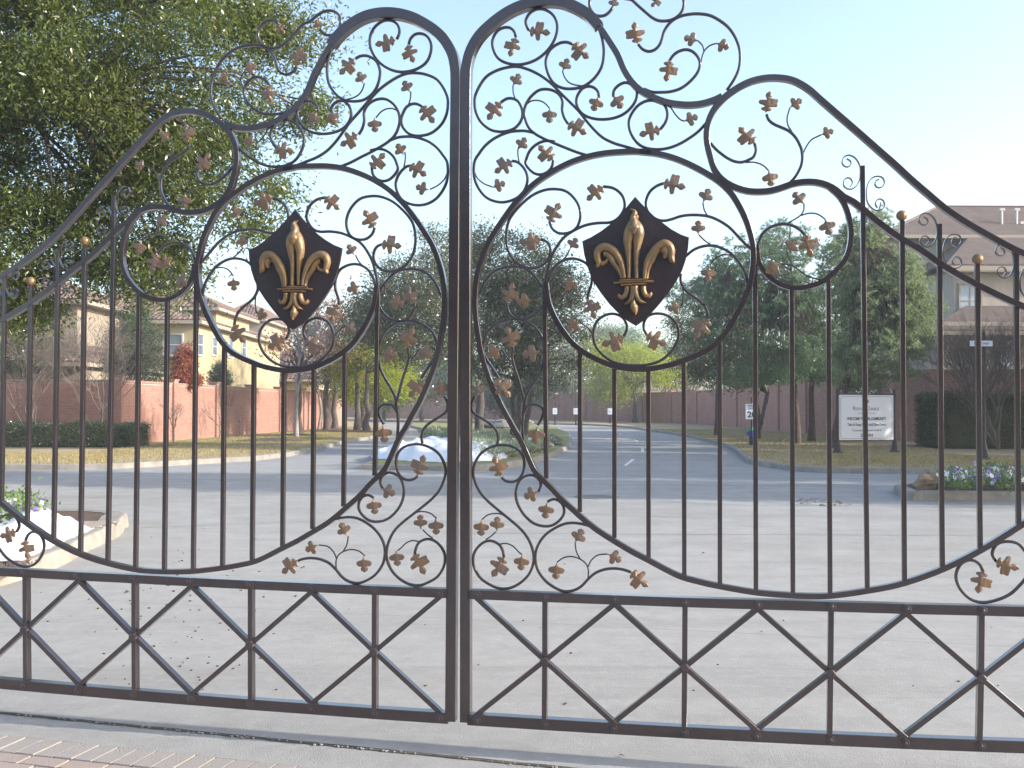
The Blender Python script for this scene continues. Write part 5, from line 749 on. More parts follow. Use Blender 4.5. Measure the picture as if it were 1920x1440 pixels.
# far brick wall closing the view at the bend, left of the stiles
WF=thing('brick_wall','distant pink brick wall beyond the bend, seen left of the gate stiles','wall')
fw=[at(640,770,150),at(720,770,146),at(800,770,140),at(840,770,138)]
for i in range(3): wall(WF,fw[i].xy,fw[i+1].xy,2.6,-1,False,z0=-.1)
for p in fw: column(WF,p.xy,0,2.8,False)
rebase(WF,(fw[0].x,fw[0].y,0))
# ---------------------------------------------------------------- HOUSES
def roof_face(P0,P1,P2,P3,parent,kind):
    """roof plane: eave P0->P1, top P3->P2 (P2 may equal P3). kind 'tile' builds barrel tiles, 'shingle' stepped courses"""
    P0,P1,P2,P3=map(Vector,(P0,P1,P2,P3)); mb=MB()
    mb.poly([P0,P1,P2,P3] if (P2-P3).length>.01 else [P0,P1,P2]); mb.build('roof_deck',M['tile_base'] if kind=='tile' else M['shingle'],parent)
    e=(P1-P0); W=e.length; e=e/W; nrm=e.cross(((P3+P2)/2-P0)).normalized(); up=nrm.cross(e).normalized()
    if up.z<0: up=-up; 
    if nrm.z<0: nrm=-nrm
    c1=(P3-P0).dot(e); T=(P3-P0).dot(up); c2=(P2-P0).dot(e); mb=MB()
    if kind=='tile':
        step=.30; n=int(W/step)
        for i in range(n):
            s=(i+.5)*W/n
            if s<c1: t=T*s/c1
            elif s>c2: t=T*(W-s)/(W-c2)
            else: t=T
            m_=int(t/.42)
            for k in range(m_+1):
                t0=k*.42-.05; t1=min((k+1)*.42,t)
                if t1-t0<.1: continue
                q=[]
                for tt,lift in((t0,.045),(t1,.012)):
                    for a,hh in((-.125,0),(-.07,.07),(.07,.07),(.125,0)): q.append(P0+e*(s+a)+up*tt+nrm*(lift+hh))
                mb.add(q,[(0,1,5,4),(1,2,6,5),(2,3,7,6),(0,3,2,1)])
        mb.build('roof_tiles',M['tile'],parent,kind='stuff')
    else:
        t=0; k=0
        while t<T-.05:
            t1=min(t+.2,T); a0=c1*t/T; b0=W-(W-c2)*t/T; a1=c1*t1/T; b1=W-(W-c2)*t1/T
            q=[P0+e*a0+up*t+nrm*.035,P0+e*b0+up*t+nrm*.035,P0+e*b1+up*t1+nrm*.012,P0+e*a1+up*t1+nrm*.012,P0+e*a0+up*t,P0+e*b0+up*t]
            mb.add(q,[(0,1,2,3),(4,5,1,0)]); t=t1; k+=1
        mb.build('shingle_courses',M['shingle'],parent,kind='stuff')
def hip(T,x0,x1,y0,y1,ze,zr,kind,over=.45,name='roof',trim=None):
    x0-=over;x1+=over;y0-=over;y1+=over; ro=bpy.data.objects.new(name,None); COL.objects.link(ro); ro.parent=T
    w=x1-x0; d=y1-y0
    if w>d: r0=(x0+d/2,(y0+y1)/2,zr); r1=(x1-d/2,(y0+y1)/2,zr)
    else: r0=((x0+x1)/2,y0+w/2,zr); r1=((x0+x1)/2,y1-w/2,zr)
    A=(x0,y0,ze);B=(x1,y0,ze);C=(x1,y1,ze);D=(x0,y1,ze)
    if w>d: fs=[(A,B,r1,r0),(B,C,r1,r1),(C,D,r0,r1),(D,A,r0,r0)]
    else: fs=[(A,B,r0,r0),(B,C,r1,r0),(C,D,r1,r1),(D,A,r0,r1)]
    for f in fs: roof_face(*f,ro,kind)
    # ridge and hip caps
    mb=MB()
    for a,b in ((r0,r1),(A,r0),(D,r0 if w>d else r1),(B,r1 if w>d else r0),(C,r1)):
        a=Vector(a);b=Vector(b)
        if (b-a).length>.2: mb.tube([a+Vector((0,0,.06)),b+Vector((0,0,.06))],.10 if kind=='tile' else .06,6)
    mb.build('ridge_cap',M['tile'] if kind=='tile' else M['shingle'],ro)
    mb=MB(); 
    for a,b in((A,B),(B,C),(C,D),(D,A)):
        a=Vector(a);b=Vector(b);c=(a+b)/2; dd=(b-a); mb.box((c.x,c.y,ze-.10),(dd.length+.02,.10,.2),math.atan2(dd.y,dd.x))
    mb.box(((x0+x1)/2,(y0+y1)/2,ze-.17),(w-.1,d-.1,.05)); mb.build('fascia',trim or M['trim'],ro)
def gable_window(T,cx,cy,z0,z1,w,nx,ny,frame=None,pane=None,arch=False,mullion=1):
    """window in a wall whose outward normal is (nx,ny)"""
    n=Vector((nx,ny,0)); t=Vector((-ny,nx,0)); ang=math.atan2(t.y,t.x); fr=MB(); c=Vector((cx,cy,0))
    for s in(-1,1): q=c+t*(s*w/2)+n*.03; fr.box((q.x,q.y,(z0+z1)/2),(.08,.12,z1-z0+.08),ang)
    for z in(z0,z1): q=c+n*.032; fr.box((q.x,q.y,z),(w-.08,.12,.08),ang)
    q=c+n*.02; fr.box((q.x,q.y,(z0+z1)/2),(w-.08,.06,.05),ang)
    for k in range(1,mullion): q=c+n*.02+t*(w*(k/mullion-.5)); fr.box((q.x,q.y,(z0+z1)/2),(.04,.05,z1-z0-.08),ang)
    o=fr.build('window',frame or M['trim_white'],T)
    mb=MB(); q=c+n*.012; mb.box((q.x,q.y,(z0+z1)/2),(w-.06,.02,z1-z0-.06),ang); mb.build('pane',pane or M['glass'],o)
def block(T,x0,x1,y0,y1,z0,z1,m,name='wall'):
    mb=MB(); mb.box(((x0+x1)/2,(y0+y1)/2,(z0+z1)/2),(x1-x0,y1-y0,z1-z0)); return mb.build(name,m,T)
X=lambda px,Y:(px-960)/1880*Y
Z=lambda py,Y:CAMZ+(764-py)/1880*Y
# left: yellow house in the middle of the row
T=thing('yellow_house','two-storey yellow stucco house with clay tile hips and narrow windows above the left wall','house')
x1=X(366,58); block(T,x1-10,x1,58,79,0,Z(603,58),M['stucco_yellow'])
hip(T,x1-10,x1,58,79,Z(603,58),Z(558,58)+.4,'tile')
block(T,x1-9,x1-.6,64,72,Z(603,58),Z(582,64),M['stucco_yellow'],'upper_wall'); hip(T,x1-9.5,x1-.6,63.4,72.5,Z(580,64),Z(516,64),'tile',name='upper_roof')
for px in (373.5,400,430,455):
    Y=18.33*0+abs(x1)*1880/(960-px); 
    gable_window(T,x1,Y,Z(668,Y) if px<410 else Z(672,Y),Z(628,Y) if px<380 else Z(634,Y),1.0,1,0)
gable_window(T,x1-1.3,58,Z(668,58),Z(628,58),1.1,0,-1)
# low garage wing with its own tiled roof in front
block(T,x1-8,x1+2.6,80,90,0,Z(712,80),M['stucco_yellow'],'wing_wall'); hip(T,x1-8,x1+2.6,80,90,Z(712,80),Z(668,80),'tile',name='wing_roof')
c=at(441,690,76); block(T,c.x-.35,c.x+.35,c.y-.35,c.y+.35,3,Z(677,76),M['stucco_tan'],'chimney')
rebase(T,(x1-5,58,0))
T=thing('grey_house','grey-shaded stucco house with dark clay tiles right of the yellow one','house')
xa=X(414,90); xb=X(490,90); block(T,xa,xb,90,102,0,Z(602,90),M['stucco_tan']); hip(T,xa,xb,90,102,Z(600,90),Z(566,90),'tile')
block(T,xb-.2,xb+3,93,101,0,Z(682,93),M['stucco_tan'],'side_wall'); hip(T,xb,xb+3,93,101,Z(682,93),Z(655,93),'tile',name='side_roof')
gable_window(T,xa+1.5,90,Z(690,90),Z(655,90),1.2,0,-1)
rebase(T,(xa,90,0))
T=thing('tan_house','tan house with sunlit pink clay roofs behind the oak at the far left','house')
block(T,-30,X(156,47),47,60,0,Z(690,47),M['stucco_tan'],'garage_wall'); 
block(T,-33,X(165,52)-.6,52,62,0,Z(566,52),M['stucco_tan']); hip(T,-33,X(165,52)-.6,52,62,Z(566,52),Z(500,55),'tile',over=.6,name='upper_roof')
hip(T,-30,X(156,47)-.1,47,60.2,Z(682,47),Z(600,47),'tile')
gable_window(T,-24.5,52,Z(640,52),Z(600,52),1.2,0,-1); gable_window(T,-28,52,Z(640,52),Z(600,52),1.2,0,-1)
rebase(T,(-25,47,0))
T=thing('tiled_house','beige house with a long clay tile roof between the tan and the yellow house','house')
block(T,-28,X(262,66),66,80,0,Z(600,66),M['stucco_tan']); hip(T,-28,X(262,66),66,80,Z(600,66),Z(540,66),'tile')
gable_window(T,-25.5,66,Z(650,66),Z(615,66),1.1,0,-1)
rebase(T,(-26,66,0))
# right: tall beige house with brown shingles
T=thing('beige_house','tall beige stucco house with brown shingle roofs and white vent pipes at the right','house')
Y=56; xl=X(1676,Y)
block(T,xl,xl+24,Y,Y+9.0,0,Z(442,Y),M['stucco_beige']); hip(T,xl,xl+24,Y,Y+9.0,Z(440,Y),Z(384,Y+4.5),'shingle',over=.7)
Y2=51.5; xl2=X(1790,Y2); block(T,xl2,xl2+14,Y2,Y,0,Z(498,Y2),M['stucco_beige'],'bay_wall')
ro=bpy.data.objects.new('bay_roof',None); COL.objects.link(ro); ro.parent=T
a=Vector((xl2-.7,Y2-.6,Z(496,Y2))); b=Vector((xl2+14.5,Y2-.6,Z(496,Y2))); zt=Z(418,Y+1.6)
roof_face(a,b,(xl2+14.5,Y+1.6,zt),(xl2+4.2,Y+1.6,zt),ro,'shingle'); roof_face((xl2-.7,Y+1.6,Z(496,Y2)),a,(xl2+4.2,Y+1.6,zt),(xl2+4.2,Y+1.6,zt),ro,'shingle')
mb=MB(); mb.box((xl2+6.9,Y2-.6,Z(500,Y2)-.05),(15.3,.12,.24)); mb.box((xl2+6.9,Y2-.2,Z(503,Y2)-.12),(15.1,.9,.05)); mb.build('gutter',M['trim'],ro)
gable_window(T,X(1793,Y2)+.75,Y2,Z(592,Y2),Z(529,Y2),1.15,0,-1,pane=M['blind'],frame=M['trim'],mullion=2)
# lower wing
Y3=48; xl3=X(1758,Y3); block(T,xl3,xl3+16,Y3,Y2,0,Z(600,Y3),M['stucco_beige'],'porch_wall')
ro=bpy.data.objects.new('porch_roof',None); COL.objects.link(ro); ro.parent=T
roof_face((xl3-.8,Y3-.7,Z(618,Y3)),(xl3+16.5,Y3-.7,Z(618,Y3)),(xl3+16.5,Y2,Z(585,Y2)+.4),(xl3+3,Y2,Z(585,Y2)+.4),ro,'shingle')
mb=MB(); mb.box((xl3+7.8,Y3-.72,Z(622,Y3)-.03),(17.3,.12,.2)); mb.build('gutter',M['trim'],ro)
for px in(1822,1890): 
    mb=MB(); c=at(px,665,Y3-.06); mb.box((c.x,Y3-.05,Z(665,Y3)),(.75,.12,1.5)); o=mb.build('window',M['trim_white'],T); mb=MB(); mb.box((c.x,Y3-.12,Z(665,Y3)),(.6,.03,1.35)); mb.build('pane',M['blind'] if px>1850 else M['glass'],o)
for px,py0,py1 in((1879,395,441),(1907,395,441),(1917,420,452)):
    c=at(px,py1,Y+1.2); c2=at(px,py0,Y+1.2); mb=MB(); mb.tube([(c.x,c.y,c.z-.35),(c.x,c.y,c2.z)],.05,8); mb.tube([(c.x,c.y,c.z-.05),(c.x,c.y,c.z+.12)],.11,8); o=mb.build('vent_pipe',M['metal'],T)
    mb=MB(); mb.box((c.x,c.y,c2.z+.06),(.28,.2,.14)); mb.build('vent_cap',M['trim_white'],o)
rebase(T,(xl+3,Y,0))
T=thing('low_house','low dark-roofed house behind the pines, just left of the tall beige house','house')
Y=60; xa=X(1610,Y); xb=X(1745,Y); block(T,xa,xb,Y,Y+10,0,Z(690,Y),M['stucco_beige']); hip(T,xa,xb,Y,Y+10,Z(690,Y),Z(630,Y),'shingle',over=.8)
gable_window(T,X(1650,Y),Y,Z(735,Y),Z(702,Y),1.2,0,-1)
rebase(T,(xa,Y,0))
T=thing('far_house','pale distant house half hidden by trees above the far brick wall','house')
Y=135; xa=X(1170,Y); xb=X(1290,Y); block(T,xa,xb,Y,Y+10,0,Z(700,Y),M['stucco_tan']); hip(T,xa,xb,Y,Y+10,Z(700,Y),Z(672,Y),'shingle')
for px in(1200,1230,1262): gable_window(T,X(px,Y),Y,Z(728,Y),Z(708,Y),1.2,0,-1)
rebase(T,(xa,Y,0))
# ---------------------------------------------------------------- SIGNS, HYDRANTS, STREET THINGS
def text(s,size,m,parent,pos,tx,ty,name='lettering',align='CENTER',sx=1.,off=0.,ext=.001,width=None):
    cu=bpy.data.curves.new('t','FONT'); cu.body=s; cu.size=size; cu.align_x=align; cu.align_y='CENTER'; cu.extrude=ext; cu.resolution_u=2; cu.offset=off
    to=bpy.data.objects.new('t',cu); COL.objects.link(to); dg=bpy.context.evaluated_depsgraph_get(); me=bpy.data.meshes.new_from_object(to.evaluated_get(dg)); bpy.data.objects.remove(to)
    if width:
        xs=[v.co.x for v in me.vertices]; k=width/(max(xs)-min(xs)); sx=k
    me.name=name; me.materials.clear(); me.materials.append(m); o=bpy.data.objects.new(name,me); COL.objects.link(o); tz=tx.cross(ty)
    Mx=Matrix((tx*sx,ty,tz)).transposed().to_4x4(); me.transform(Mx); me.transform(Matrix.Translation(pos)); o.parent=parent; return o
T=thing('welcome_sign','white community welcome sign between two dark posts in front of the right brick wall','sign')
pa=Vector((X(1570,34),34,.15)); pb=Vector((X(1677,34.7),34.7,.15)); zt0=Z(738,pa.y); zb0=Z(823,pa.y)
d=(pb-pa); d.z=0; Wd=d.length; d.normalize(); nn=Vector((d.y,-d.x,0)); c=(pa+pb)/2
for p in(pa,pb):
    mb=MB(); mb.lathe((p.x,p.y,.14),[(.17,0),(.17,.05),(.13,.10),(.10,.28),(.065,.42),(.05,.46),(.045,2.0),(.045,zt0+.12-.14),(.06,zt0+.14-.14),(.02,zt0+.24-.14)],10); mb.build('post',M['post'],T)
mb=MB(); PW=Wd-.12; pc=Vector((c.x,c.y,(zt0+zb0)/2)); ax=(d,-nn,Vector((0,0,1))); PH=zt0-zb0
mb.box(pc,(PW,.04,PH),ax=ax); panel=mb.build('panel',M['sign'],T)
for q_ in (pc+Vector((0,0,PH/2+.025)),pc-Vector((0,0,PH/2+.02))):
    mb=MB(); mb.box(q_,(PW+.06,.05,.045),ax=ax); mb.build('crossbar',M['post'],T)
mb=MB(); f=.023; bw,bh=PW/2-.06,PH/2-.055; cs_=.06; up=Vector((0,0,1))
loop=[(-bw+cs_,bh),(bw-cs_,bh),(bw,bh-cs_),(bw,-bh+cs_),(bw-cs_,-bh),(-bw+cs_,-bh),(-bw,-bh+cs_),(-bw,bh-cs_)]
for i in range(8):
    a=loop[i];b=loop[(i+1)%8]; A_=pc+nn*f+d*a[0]+up*a[1];B_=pc+nn*f+d*b[0]+up*b[1]; e_=(B_-A_); L_=e_.length; e_.normalize(); mb.box((A_+B_)/2,(L_,.004,.009),ax=(e_,nn,e_.cross(nn)))
mb.build('border_line',M['ink'],panel)
mb=MB(); q=pc+nn*f+up*(PH*.36); K=24
mb.v=[tuple(q+nn*.003)]+[tuple(q+nn*.003+d*(.085*math.cos(6.283*k/K))+up*(.085*math.sin(6.283*k/K))) for k in range(K)]; mb.f=[(0,1+(k+1)%K,1+k) for k in range(K)]; mb.build('emblem_disc',M['ink_black'],panel)
mb=MB()   # an oak-tree like golden figure on the disc
for (x,y,r_) in ((0,.02,.03),(-.028,.01,.02),(.028,.01,.02),(-.012,.04,.02),(.014,.04,.02)):
    b0=len(mb.v); qq=q+d*x+up*y+nn*.006; mb.v+=[tuple(qq)]+[tuple(qq+d*(r_*math.cos(6.283*k/10))+up*(r_*math.sin(6.283*k/10))) for k in range(10)]; mb.f+=[(b0,b0+1+(k+1)%10,b0+1+k) for k in range(10)]
mb.box(q+nn*.006-up*.03,(.012,.002,.06),ax=ax); mb.build('emblem_tree',M['signgold'],panel)
for s_,sz,dy,sx,mm,of in (('R',.17,.185,.9,'ink',0),):
    text('R',.185,M['ink'],panel,pc+nn*(f+.002)+up*(PH*.20)-d*.49,d,up,width=.11)
    text('OYAL',.135,M['ink'],panel,pc+nn*(f+.002)+up*(PH*.187)-d*.24,d,up,width=.37)
    text('O',.185,M['ink'],panel,pc+nn*(f+.002)+up*(PH*.20)+d*.08,d,up,width=.13)
    text('AKS',.135,M['ink'],panel,pc+nn*(f+.002)+up*(PH*.187)+d*.33,d,up,width=.34)
text('Community Council',.055,M['ink'],panel,pc+nn*(f+.002)+up*(PH*.09),d,up,width=.72)
text('WELCOME TO OUR COMMUNITY',.145,M['ink'],panel,pc+nn*(f+.002)-up*(PH*.03),d,up,width=1.58,off=.003)
text('Take A Deep Breath and Slow Down',.125,M['ink'],panel,pc+nn*(f+.002)-up*(PH*.16),d,up,width=1.55,off=.002)
text('Community Speed Limit Is',.115,M['ink'],panel,pc+nn*(f+.002)-up*(PH*.285),d,up,width=1.18)
text('20 MPH',.145,M['ink'],panel,pc+nn*(f+.002)-up*(PH*.40),d,up,width=.5,off=.003)
rebase(T,(c.x,c.y,.15))
# string of festive bulbs over the sign
T=thing('light_string','string of small white festive bulbs arching over the welcome sign','string lights')
pts=[]
for (bx,by) in ((1568.2,731),(1569,735.5),(1596,736.7),(1601,731.6),(1605.3,733.8),(1609.2,732),(1611.5,727.4),(1617.5,725),(1617.5,719.5),(1630,735.5),(1634.4,731),(1638,733),(1643.2,730.3),(1676,727.8),(1677.3,732.3)):
    q=c+d*((bx-1622)/1880*c.y*1.02); z=Z(by,c.y); pts.append(Vector((q.x,q.y,z)))
mb=MB()
for a,b in zip(pts[:-1],pts[1:]):
    mm=(a+b)/2-up*.02; mb.tube([a,mm,b],.004,4)
mb.build('wire',M['post'],T)
for p in pts: mb=MB(); mb.lathe(p-up*.022,[(.004,0),(.022,.012),(.024,.026),(.012,.042),(.003,.048)],8); mb.build('bulb',M['bulb'],T,smooth=True)
rebase(T,tuple(pts[0]))
# speed limit sign
T=thing('speed_sign','white 20 speed limit sign on a dark post beside the blue hydrant','sign')
Y=41; c=at(1409,770,Y); mb=MB(); mb.box((c.x,Y+.03,Z(768,Y)/2+.3),(.05,.05,Z(768,Y)+.5)); mb.tube([(c.x,Y+.03,0.1),(c.x,Y+.03,.5)],.08,8); mb.build('post',M['post'],T)
mb=MB(); mb.box((c.x,Y-.01,Z(770,Y)),(.48,.02,.62)); pn=mb.build('panel',M['sign'],T)
dx=Vector((1,0,0)); 
text('SPEED',.12,M['ink_black'],pn,Vector((c.x,Y-.024,Z(770,Y)+.23)),dx,up); text('LIMIT',.12,M['ink_black'],pn,Vector((c.x,Y-.024,Z(770,Y)+.12)),dx,up)
text('20',.34,M['ink_black'],pn,Vector((c.x,Y-.024,Z(770,Y)-.13)),dx,up,off=.008,sx=1.05)
mb=MB(); mb.lathe((c.x+.02,Y,Z(758,Y)+.03),[(.01,0),(.03,.02),(.01,.05)],8); mb.build('post_finial',M['trim_white'],T)
rebase(T,(c.x,Y,.15))
def hydrant(label,cx,cy,z0,body,capm):
    T=thing('fire_hydrant',label,'fire hydrant'); mb=MB()
    mb.lathe((cx,cy,z0),[(.16,0),(.16,.04),(.11,.05),(.10,.30),(.13,.31),(.13,.345),(.105,.36),(.10,.50),(.13,.51),(.13,.54)],16); mb.build('barrel',body,T,smooth=False)
    mb=MB(); mb.lathe((cx,cy,z0+.54),[(.12,0),(.12,.03),(.10,.10),(.06,.15),(.03,.165),(.03,.2),(.012,.205)],16); mb.build('bonnet',capm,T,smooth=True)
    for s in(-1,1):
        mb=MB(); mb.tube([(cx,cy,z0+.44),(cx+s*.15,cy,z0+.44)],.055,12); mb.tube([(cx+s*.15,cy,z0+.44),(cx+s*.19,cy,z0+.44)],.065,8); mb.build('side_nozzle',body,T)
    mb=MB(); mb.tube([(cx,cy,z0+.42),(cx,cy-.15,z0+.42)],.07,12); mb.tube([(cx,cy-.15,z0+.42),(cx,cy-.19,z0+.42)],.08,8); mb.build('front_nozzle',body,T)
    mb=MB(); mb.lathe((cx,cy,z0+.29),[(.104,0),(.108,.01),(.104,.03)],16); mb.build('reflective_band',M['trim_white'],T)
    rebase(T,(cx,cy,z0))
c=gnd(1409,832,.15); hydrant('blue fire hydrant with green bonnet on the shaded right lawn',c.x,c.y,.15,M['blue'],M['green'])
c=at(123,795,38.4); hydrant('red fire hydrant peeping over the clipped hedge at the left',c.x,c.y,c.z-.66,M['red'],M['red'])
# small notice signs far down the right lawn
for px,lab in((1040.5,'small white notice on a dark post, left of the three by the far wall'),(1079.5,'small white notice on a dark post, middle of the three by the far wall'),(1143.5,'small white notice on a dark post, right of the three by the far wall')):
    Y=96; c=at(px,771,Y); T=thing('notice_sign',lab,'sign','three notices by the far wall'); zc=Z(770.5,Y)
    mb=MB(); mb.box((c.x,Y+.05,zc-.65),(.14,.08,1.7)); mb.build('post',M['post'],T); mb=MB(); mb.box((c.x,Y,zc),(.42,.04,.58)); o=mb.build('panel',M['sign'],T)
    mb=MB(); 
    for k in range(3): mb.box((c.x,Y-.024,zc+.12-k*.12),(.28,.004,.03))
    mb.build('print_lines',M['ink'],o)
    mb=MB(); mb.tube([(c.x,Y+.06,zc),(c.x,Y+.06,zc+1.75)],.035,6); mb.build('thin_pole',M['post'],T)
    rebase(T,(c.x,Y,.15))
# street name sign
T=thing('street_sign','white street name plate on a dark fluted post at the right corner','street sign')
p=gnd(1846,862,.15); Y=p.y; zc=Z(641,Y)
mb=MB(); mb.lathe((p.x,p.y,.14),[(.17,0),(.17,.05),(.14,.1),(.10,.26),(.07,.40),(.045,.46),(.042,zc+.12),(.055,zc+.15),(.015,zc+.26)],10); mb.build('post',M['post'],T)
cx=X(1838.5,Y); mb=MB(); mb.box((cx,Y-.07,zc),(.66,.03,.165)); pn=mb.build('name_plate',M['sign'],T)
text('Fair Crest',.105,M['ink'],pn,Vector((cx,Y-.088,zc)),dx,up,sx=1.0,off=.001)
mb=MB(); mb.box((p.x,Y-.035,zc),(.06,.07,.1)); mb.build('bracket',M['post'],T)
rebase(T,tuple(p))
# white frost cloth
def cloth(label,poly,hmax,seed,z0=.16,res=.09):
    r2=random.Random(seed); xs=[p[0] for p in poly]; ys=[p[1] for p in poly]
    def inside(x,y):
        c_=False; j=len(poly)-1
        for i in range(len(poly)):
            if (poly[i][1]>y)!=(poly[j][1]>y) and x<(poly[j][0]-poly[i][0])*(y-poly[i][1])/(poly[j][1]-poly[i][1])+poly[i][0]: c_=not c_
            j=i
        return c_
    def ed(x,y):
        m_=9
        for i in range(len(poly)):
            a=np.array(poly[i]);b=np.array(poly[i-1]); t=np.clip(((x-a[0])*(b[0]-a[0])+(y-a[1])*(b[1]-a[1]))/((b-a)@(b-a)),0,1); m_=min(m_,np.hypot(*(a+t*(b-a)-(x,y))))
        return m_
    bumps=[(r2.uniform(min(xs),max(xs)),r2.uniform(min(ys),max(ys)),r2.uniform(.18,.5),r2.uniform(-.3,.3)) for _ in range(26)]
    fol=[(r2.uniform(0,3.14),r2.uniform(5,12),r2.random()*6) for _ in range(6)]
    P_=cr(list(poly)+[poly[0]],res)[:-1]; n=len(P_); cx=sum(p[0] for p in P_)/n; cy=sum(p[1] for p in P_)/n; K=26; mb=MB()
    for k in range(K+1):
        f_=1-k/K
        for i,p in enumerate(P_):
            w_=1+.02*math.sin(i*.9+seed)+.012*math.sin(i*2.3); x=cx+(p[0]-cx)*f_*w_; y=cy+(p[1]-cy)*f_*w_; e_=ed(x,y) if k else 0; q=min(1,e_/.75); h=hmax*(q**.75)
            for bx,by,br_,bh in bumps: h+=hmax*bh*math.exp(-((x-bx)**2+(y-by)**2)/br_**2)*q
            for a,ff,ph in fol: h+=.045*(1-abs(math.sin((x*math.cos(a)+y*math.sin(a))*ff*.5+ph+.6*math.sin(2.6*x+ph))))*min(1,q*3)
            mb.v.append((x,y,z0+max(h,.004)))
    for k in range(K):
        for i in range(n): j=(i+1)%n; mb.f.append((k*n+i,k*n+j,(k+1)*n+j,(k+1)*n+i))
    return tag(mb.build('frost_cloth',M['cloth'],smooth=True),label,'frost cloth')
cloth('white frost cloth heaped over the flower bed on the boulevard median',G2((694,869),(760,875),(852,878),(925,874),(952,866),(930,858),(900,850),(858,846),(790,848),(716,860)),.30,4,res=.12)
g3=lambda *a:[tuple(gnd(x,y,.17).xy) for x,y in a]
cloth('white frost cloth laid over the entry island at the lower left',g3((-60,1000),(48,985),(72,966),(103,966),(147,984),(173,992),(142,1006),(102,1024),(57,1044),(44,1050),(-60,1052)),.10,9,z0=.17,res=.06)
# stamped pavers on the entry island
T=thing('island_paving','small patch of brown pavers at the tip of the entry island','paving')
ii=0
for j in range(7):
    for i in range(13):
        c=gnd(0,0,0) if False else None
        a=Vector((-6.15+i*.20+(j%2)*.1,12.15+j*.11)); 
        if a.x>-4.95-.1*j*.2 : continue
        mb=MB(); mb.box((a.x,a.y,.172),(.19,.10,.02)); mb.build('paver',M['paver_tan'],T); ii+=1
rebase(T,(-5.5,12.4,.15))
# rocks
def rock(label,c,sz,m,seed,grp=None):
    r2=random.Random(seed); mb=MB(); n1,n2=9,14
    for i in range(n1+1):
        for k in range(n2):
            a=math.pi*i/n1-math.pi/2; b=6.283*k/n2; f_=1+.14*math.sin(3*b+seed)+.12*math.sin(5*a+2*b+seed)+r2.uniform(-.06,.06)
            mb.v.append((c[0]+sz[0]*f_*math.cos(a)*math.cos(b),c[1]+sz[1]*f_*math.cos(a)*math.sin(b),c[2]+sz[2]*(f_*math.sin(a)*.8+.45)))
    for i in range(n1):
        for k in range(n2): k2=(k+1)%n2; mb.f.append((i*n2+k,i*n2+k2,(i+1)*n2+k2,(i+1)*n2+k))
    tag(mb.build('boulder',m,smooth=False),label,'rock',grp)
c=gnd(1752,918,.15); rock('tan boulder at the left end of the flower bed island',(c.x+.05,c.y+.35,.12),(.30,.3,.24),M['rock_tan'],3)
c=gnd(1034,834,.15); rock('dark grey boulder near the right edge of the median',(c.x,c.y,.13),(.5,.45,.33),M['rock'],5)
c=gnd(1015,838,.15); rock('smaller grey boulder left of the median boulder',(c.x,c.y,.13),(.4,.35,.22),M['rock'],8)
c=gnd(935,803,.15); rock('long dark boulder under the median trees',(c.x,c.y,.12),(1.4,.6,.5),M['rock'],12)
c=gnd(975,797,.15); rock('pale upright boulder among the median trees',(c.x,c.y,.12),(1.0,.6,.55),M['curb'],14)
# ---------------------------------------------------------------- VEGETATION
NR=np.random.default_rng(21)
def unit(n):
    v=NR.normal(size=(n,3)); return v/np.linalg.norm(v,axis=1,keepdims=True)
def leaves(P,L,W,bias=(0,0,-.25),name='crown',m=None,parent=None,bend=.25,kind=None):
    n=len(P); a=unit(n)+np.array(bias); a/=np.linalg.norm(a,axis=1,keepdims=True); b=np.cross(a,unit(n)); b/=np.linalg.norm(b,axis=1,keepdims=True)+1e-9
    l=L*NR.uniform(.6,1.25,(n,1)); w=W*NR.uniform(.7,1.2,(n,1)); nn=np.cross(a,b)
    v=np.stack([P,P+a*l*.45+b*w*.5+nn*w*bend,P+a*l,P+a*l*.45-b*w*.5+nn*w*bend],1)
    return fast(name,v.reshape(-1,3),4,m,parent,kind)
def needles(P,per,L,W,name,m,parent,upb=.35):
    n=len(P)*per; Q=np.repeat(P,per,0); a=unit(n)+np.array((0,0,upb)); a/=np.linalg.norm(a,axis=1,keepdims=True); b=np.cross(a,unit(n)); b/=np.linalg.norm(b,axis=1,keepdims=True)+1e-9
    l=L*NR.uniform(.6,1.1,(n,1)); v=np.stack([Q-b*W*.5,Q+b*W*.5,Q+a*l],1); return fast(name,v.reshape(-1,3),3,m,parent)
def clusters(blobs,n,shell=.55):
    """cluster centres in a set of ellipsoids (c, r, weight)"""
    w=np.array([b[2] for b in blobs],float); w/=w.sum(); out=[]
    for b,k in zip(blobs,NR.multinomial(n,w)):
        r=NR.uniform(0,1,(k,1))**(1/3.)*(1-shell)+shell*NR.uniform(.75,1.08,(k,1)); r=np.where(NR.random((k,1))<.3,NR.uniform(.1,.9,(k,1)),r)
        out.append(np.array(b[0])+unit(k)*r*np.array(b[1]))
    return np.concatenate(out)
def limb(mb,a,b,r0,r1,wob=.1,sides=5,rg=rnd,n=5):
    a=Vector(a);b=Vector(b); L=(b-a).length; pts=[];rs=[]
    o=[Vector((rg.gauss(0,1),rg.gauss(0,1),rg.gauss(0,.5)))*wob*L*.35 for _ in range(n+1)]
    for i in range(n+1):
        t=i/n; p=a.lerp(b,t)+o[i]*math.sin(math.pi*t)+Vector((0,0,.12*L*math.sin(math.pi*t))); pts.append(p); rs.append(r0+(r1-r0)*t**.8)
    mb.tube(pts,rs,sides,False); return pts
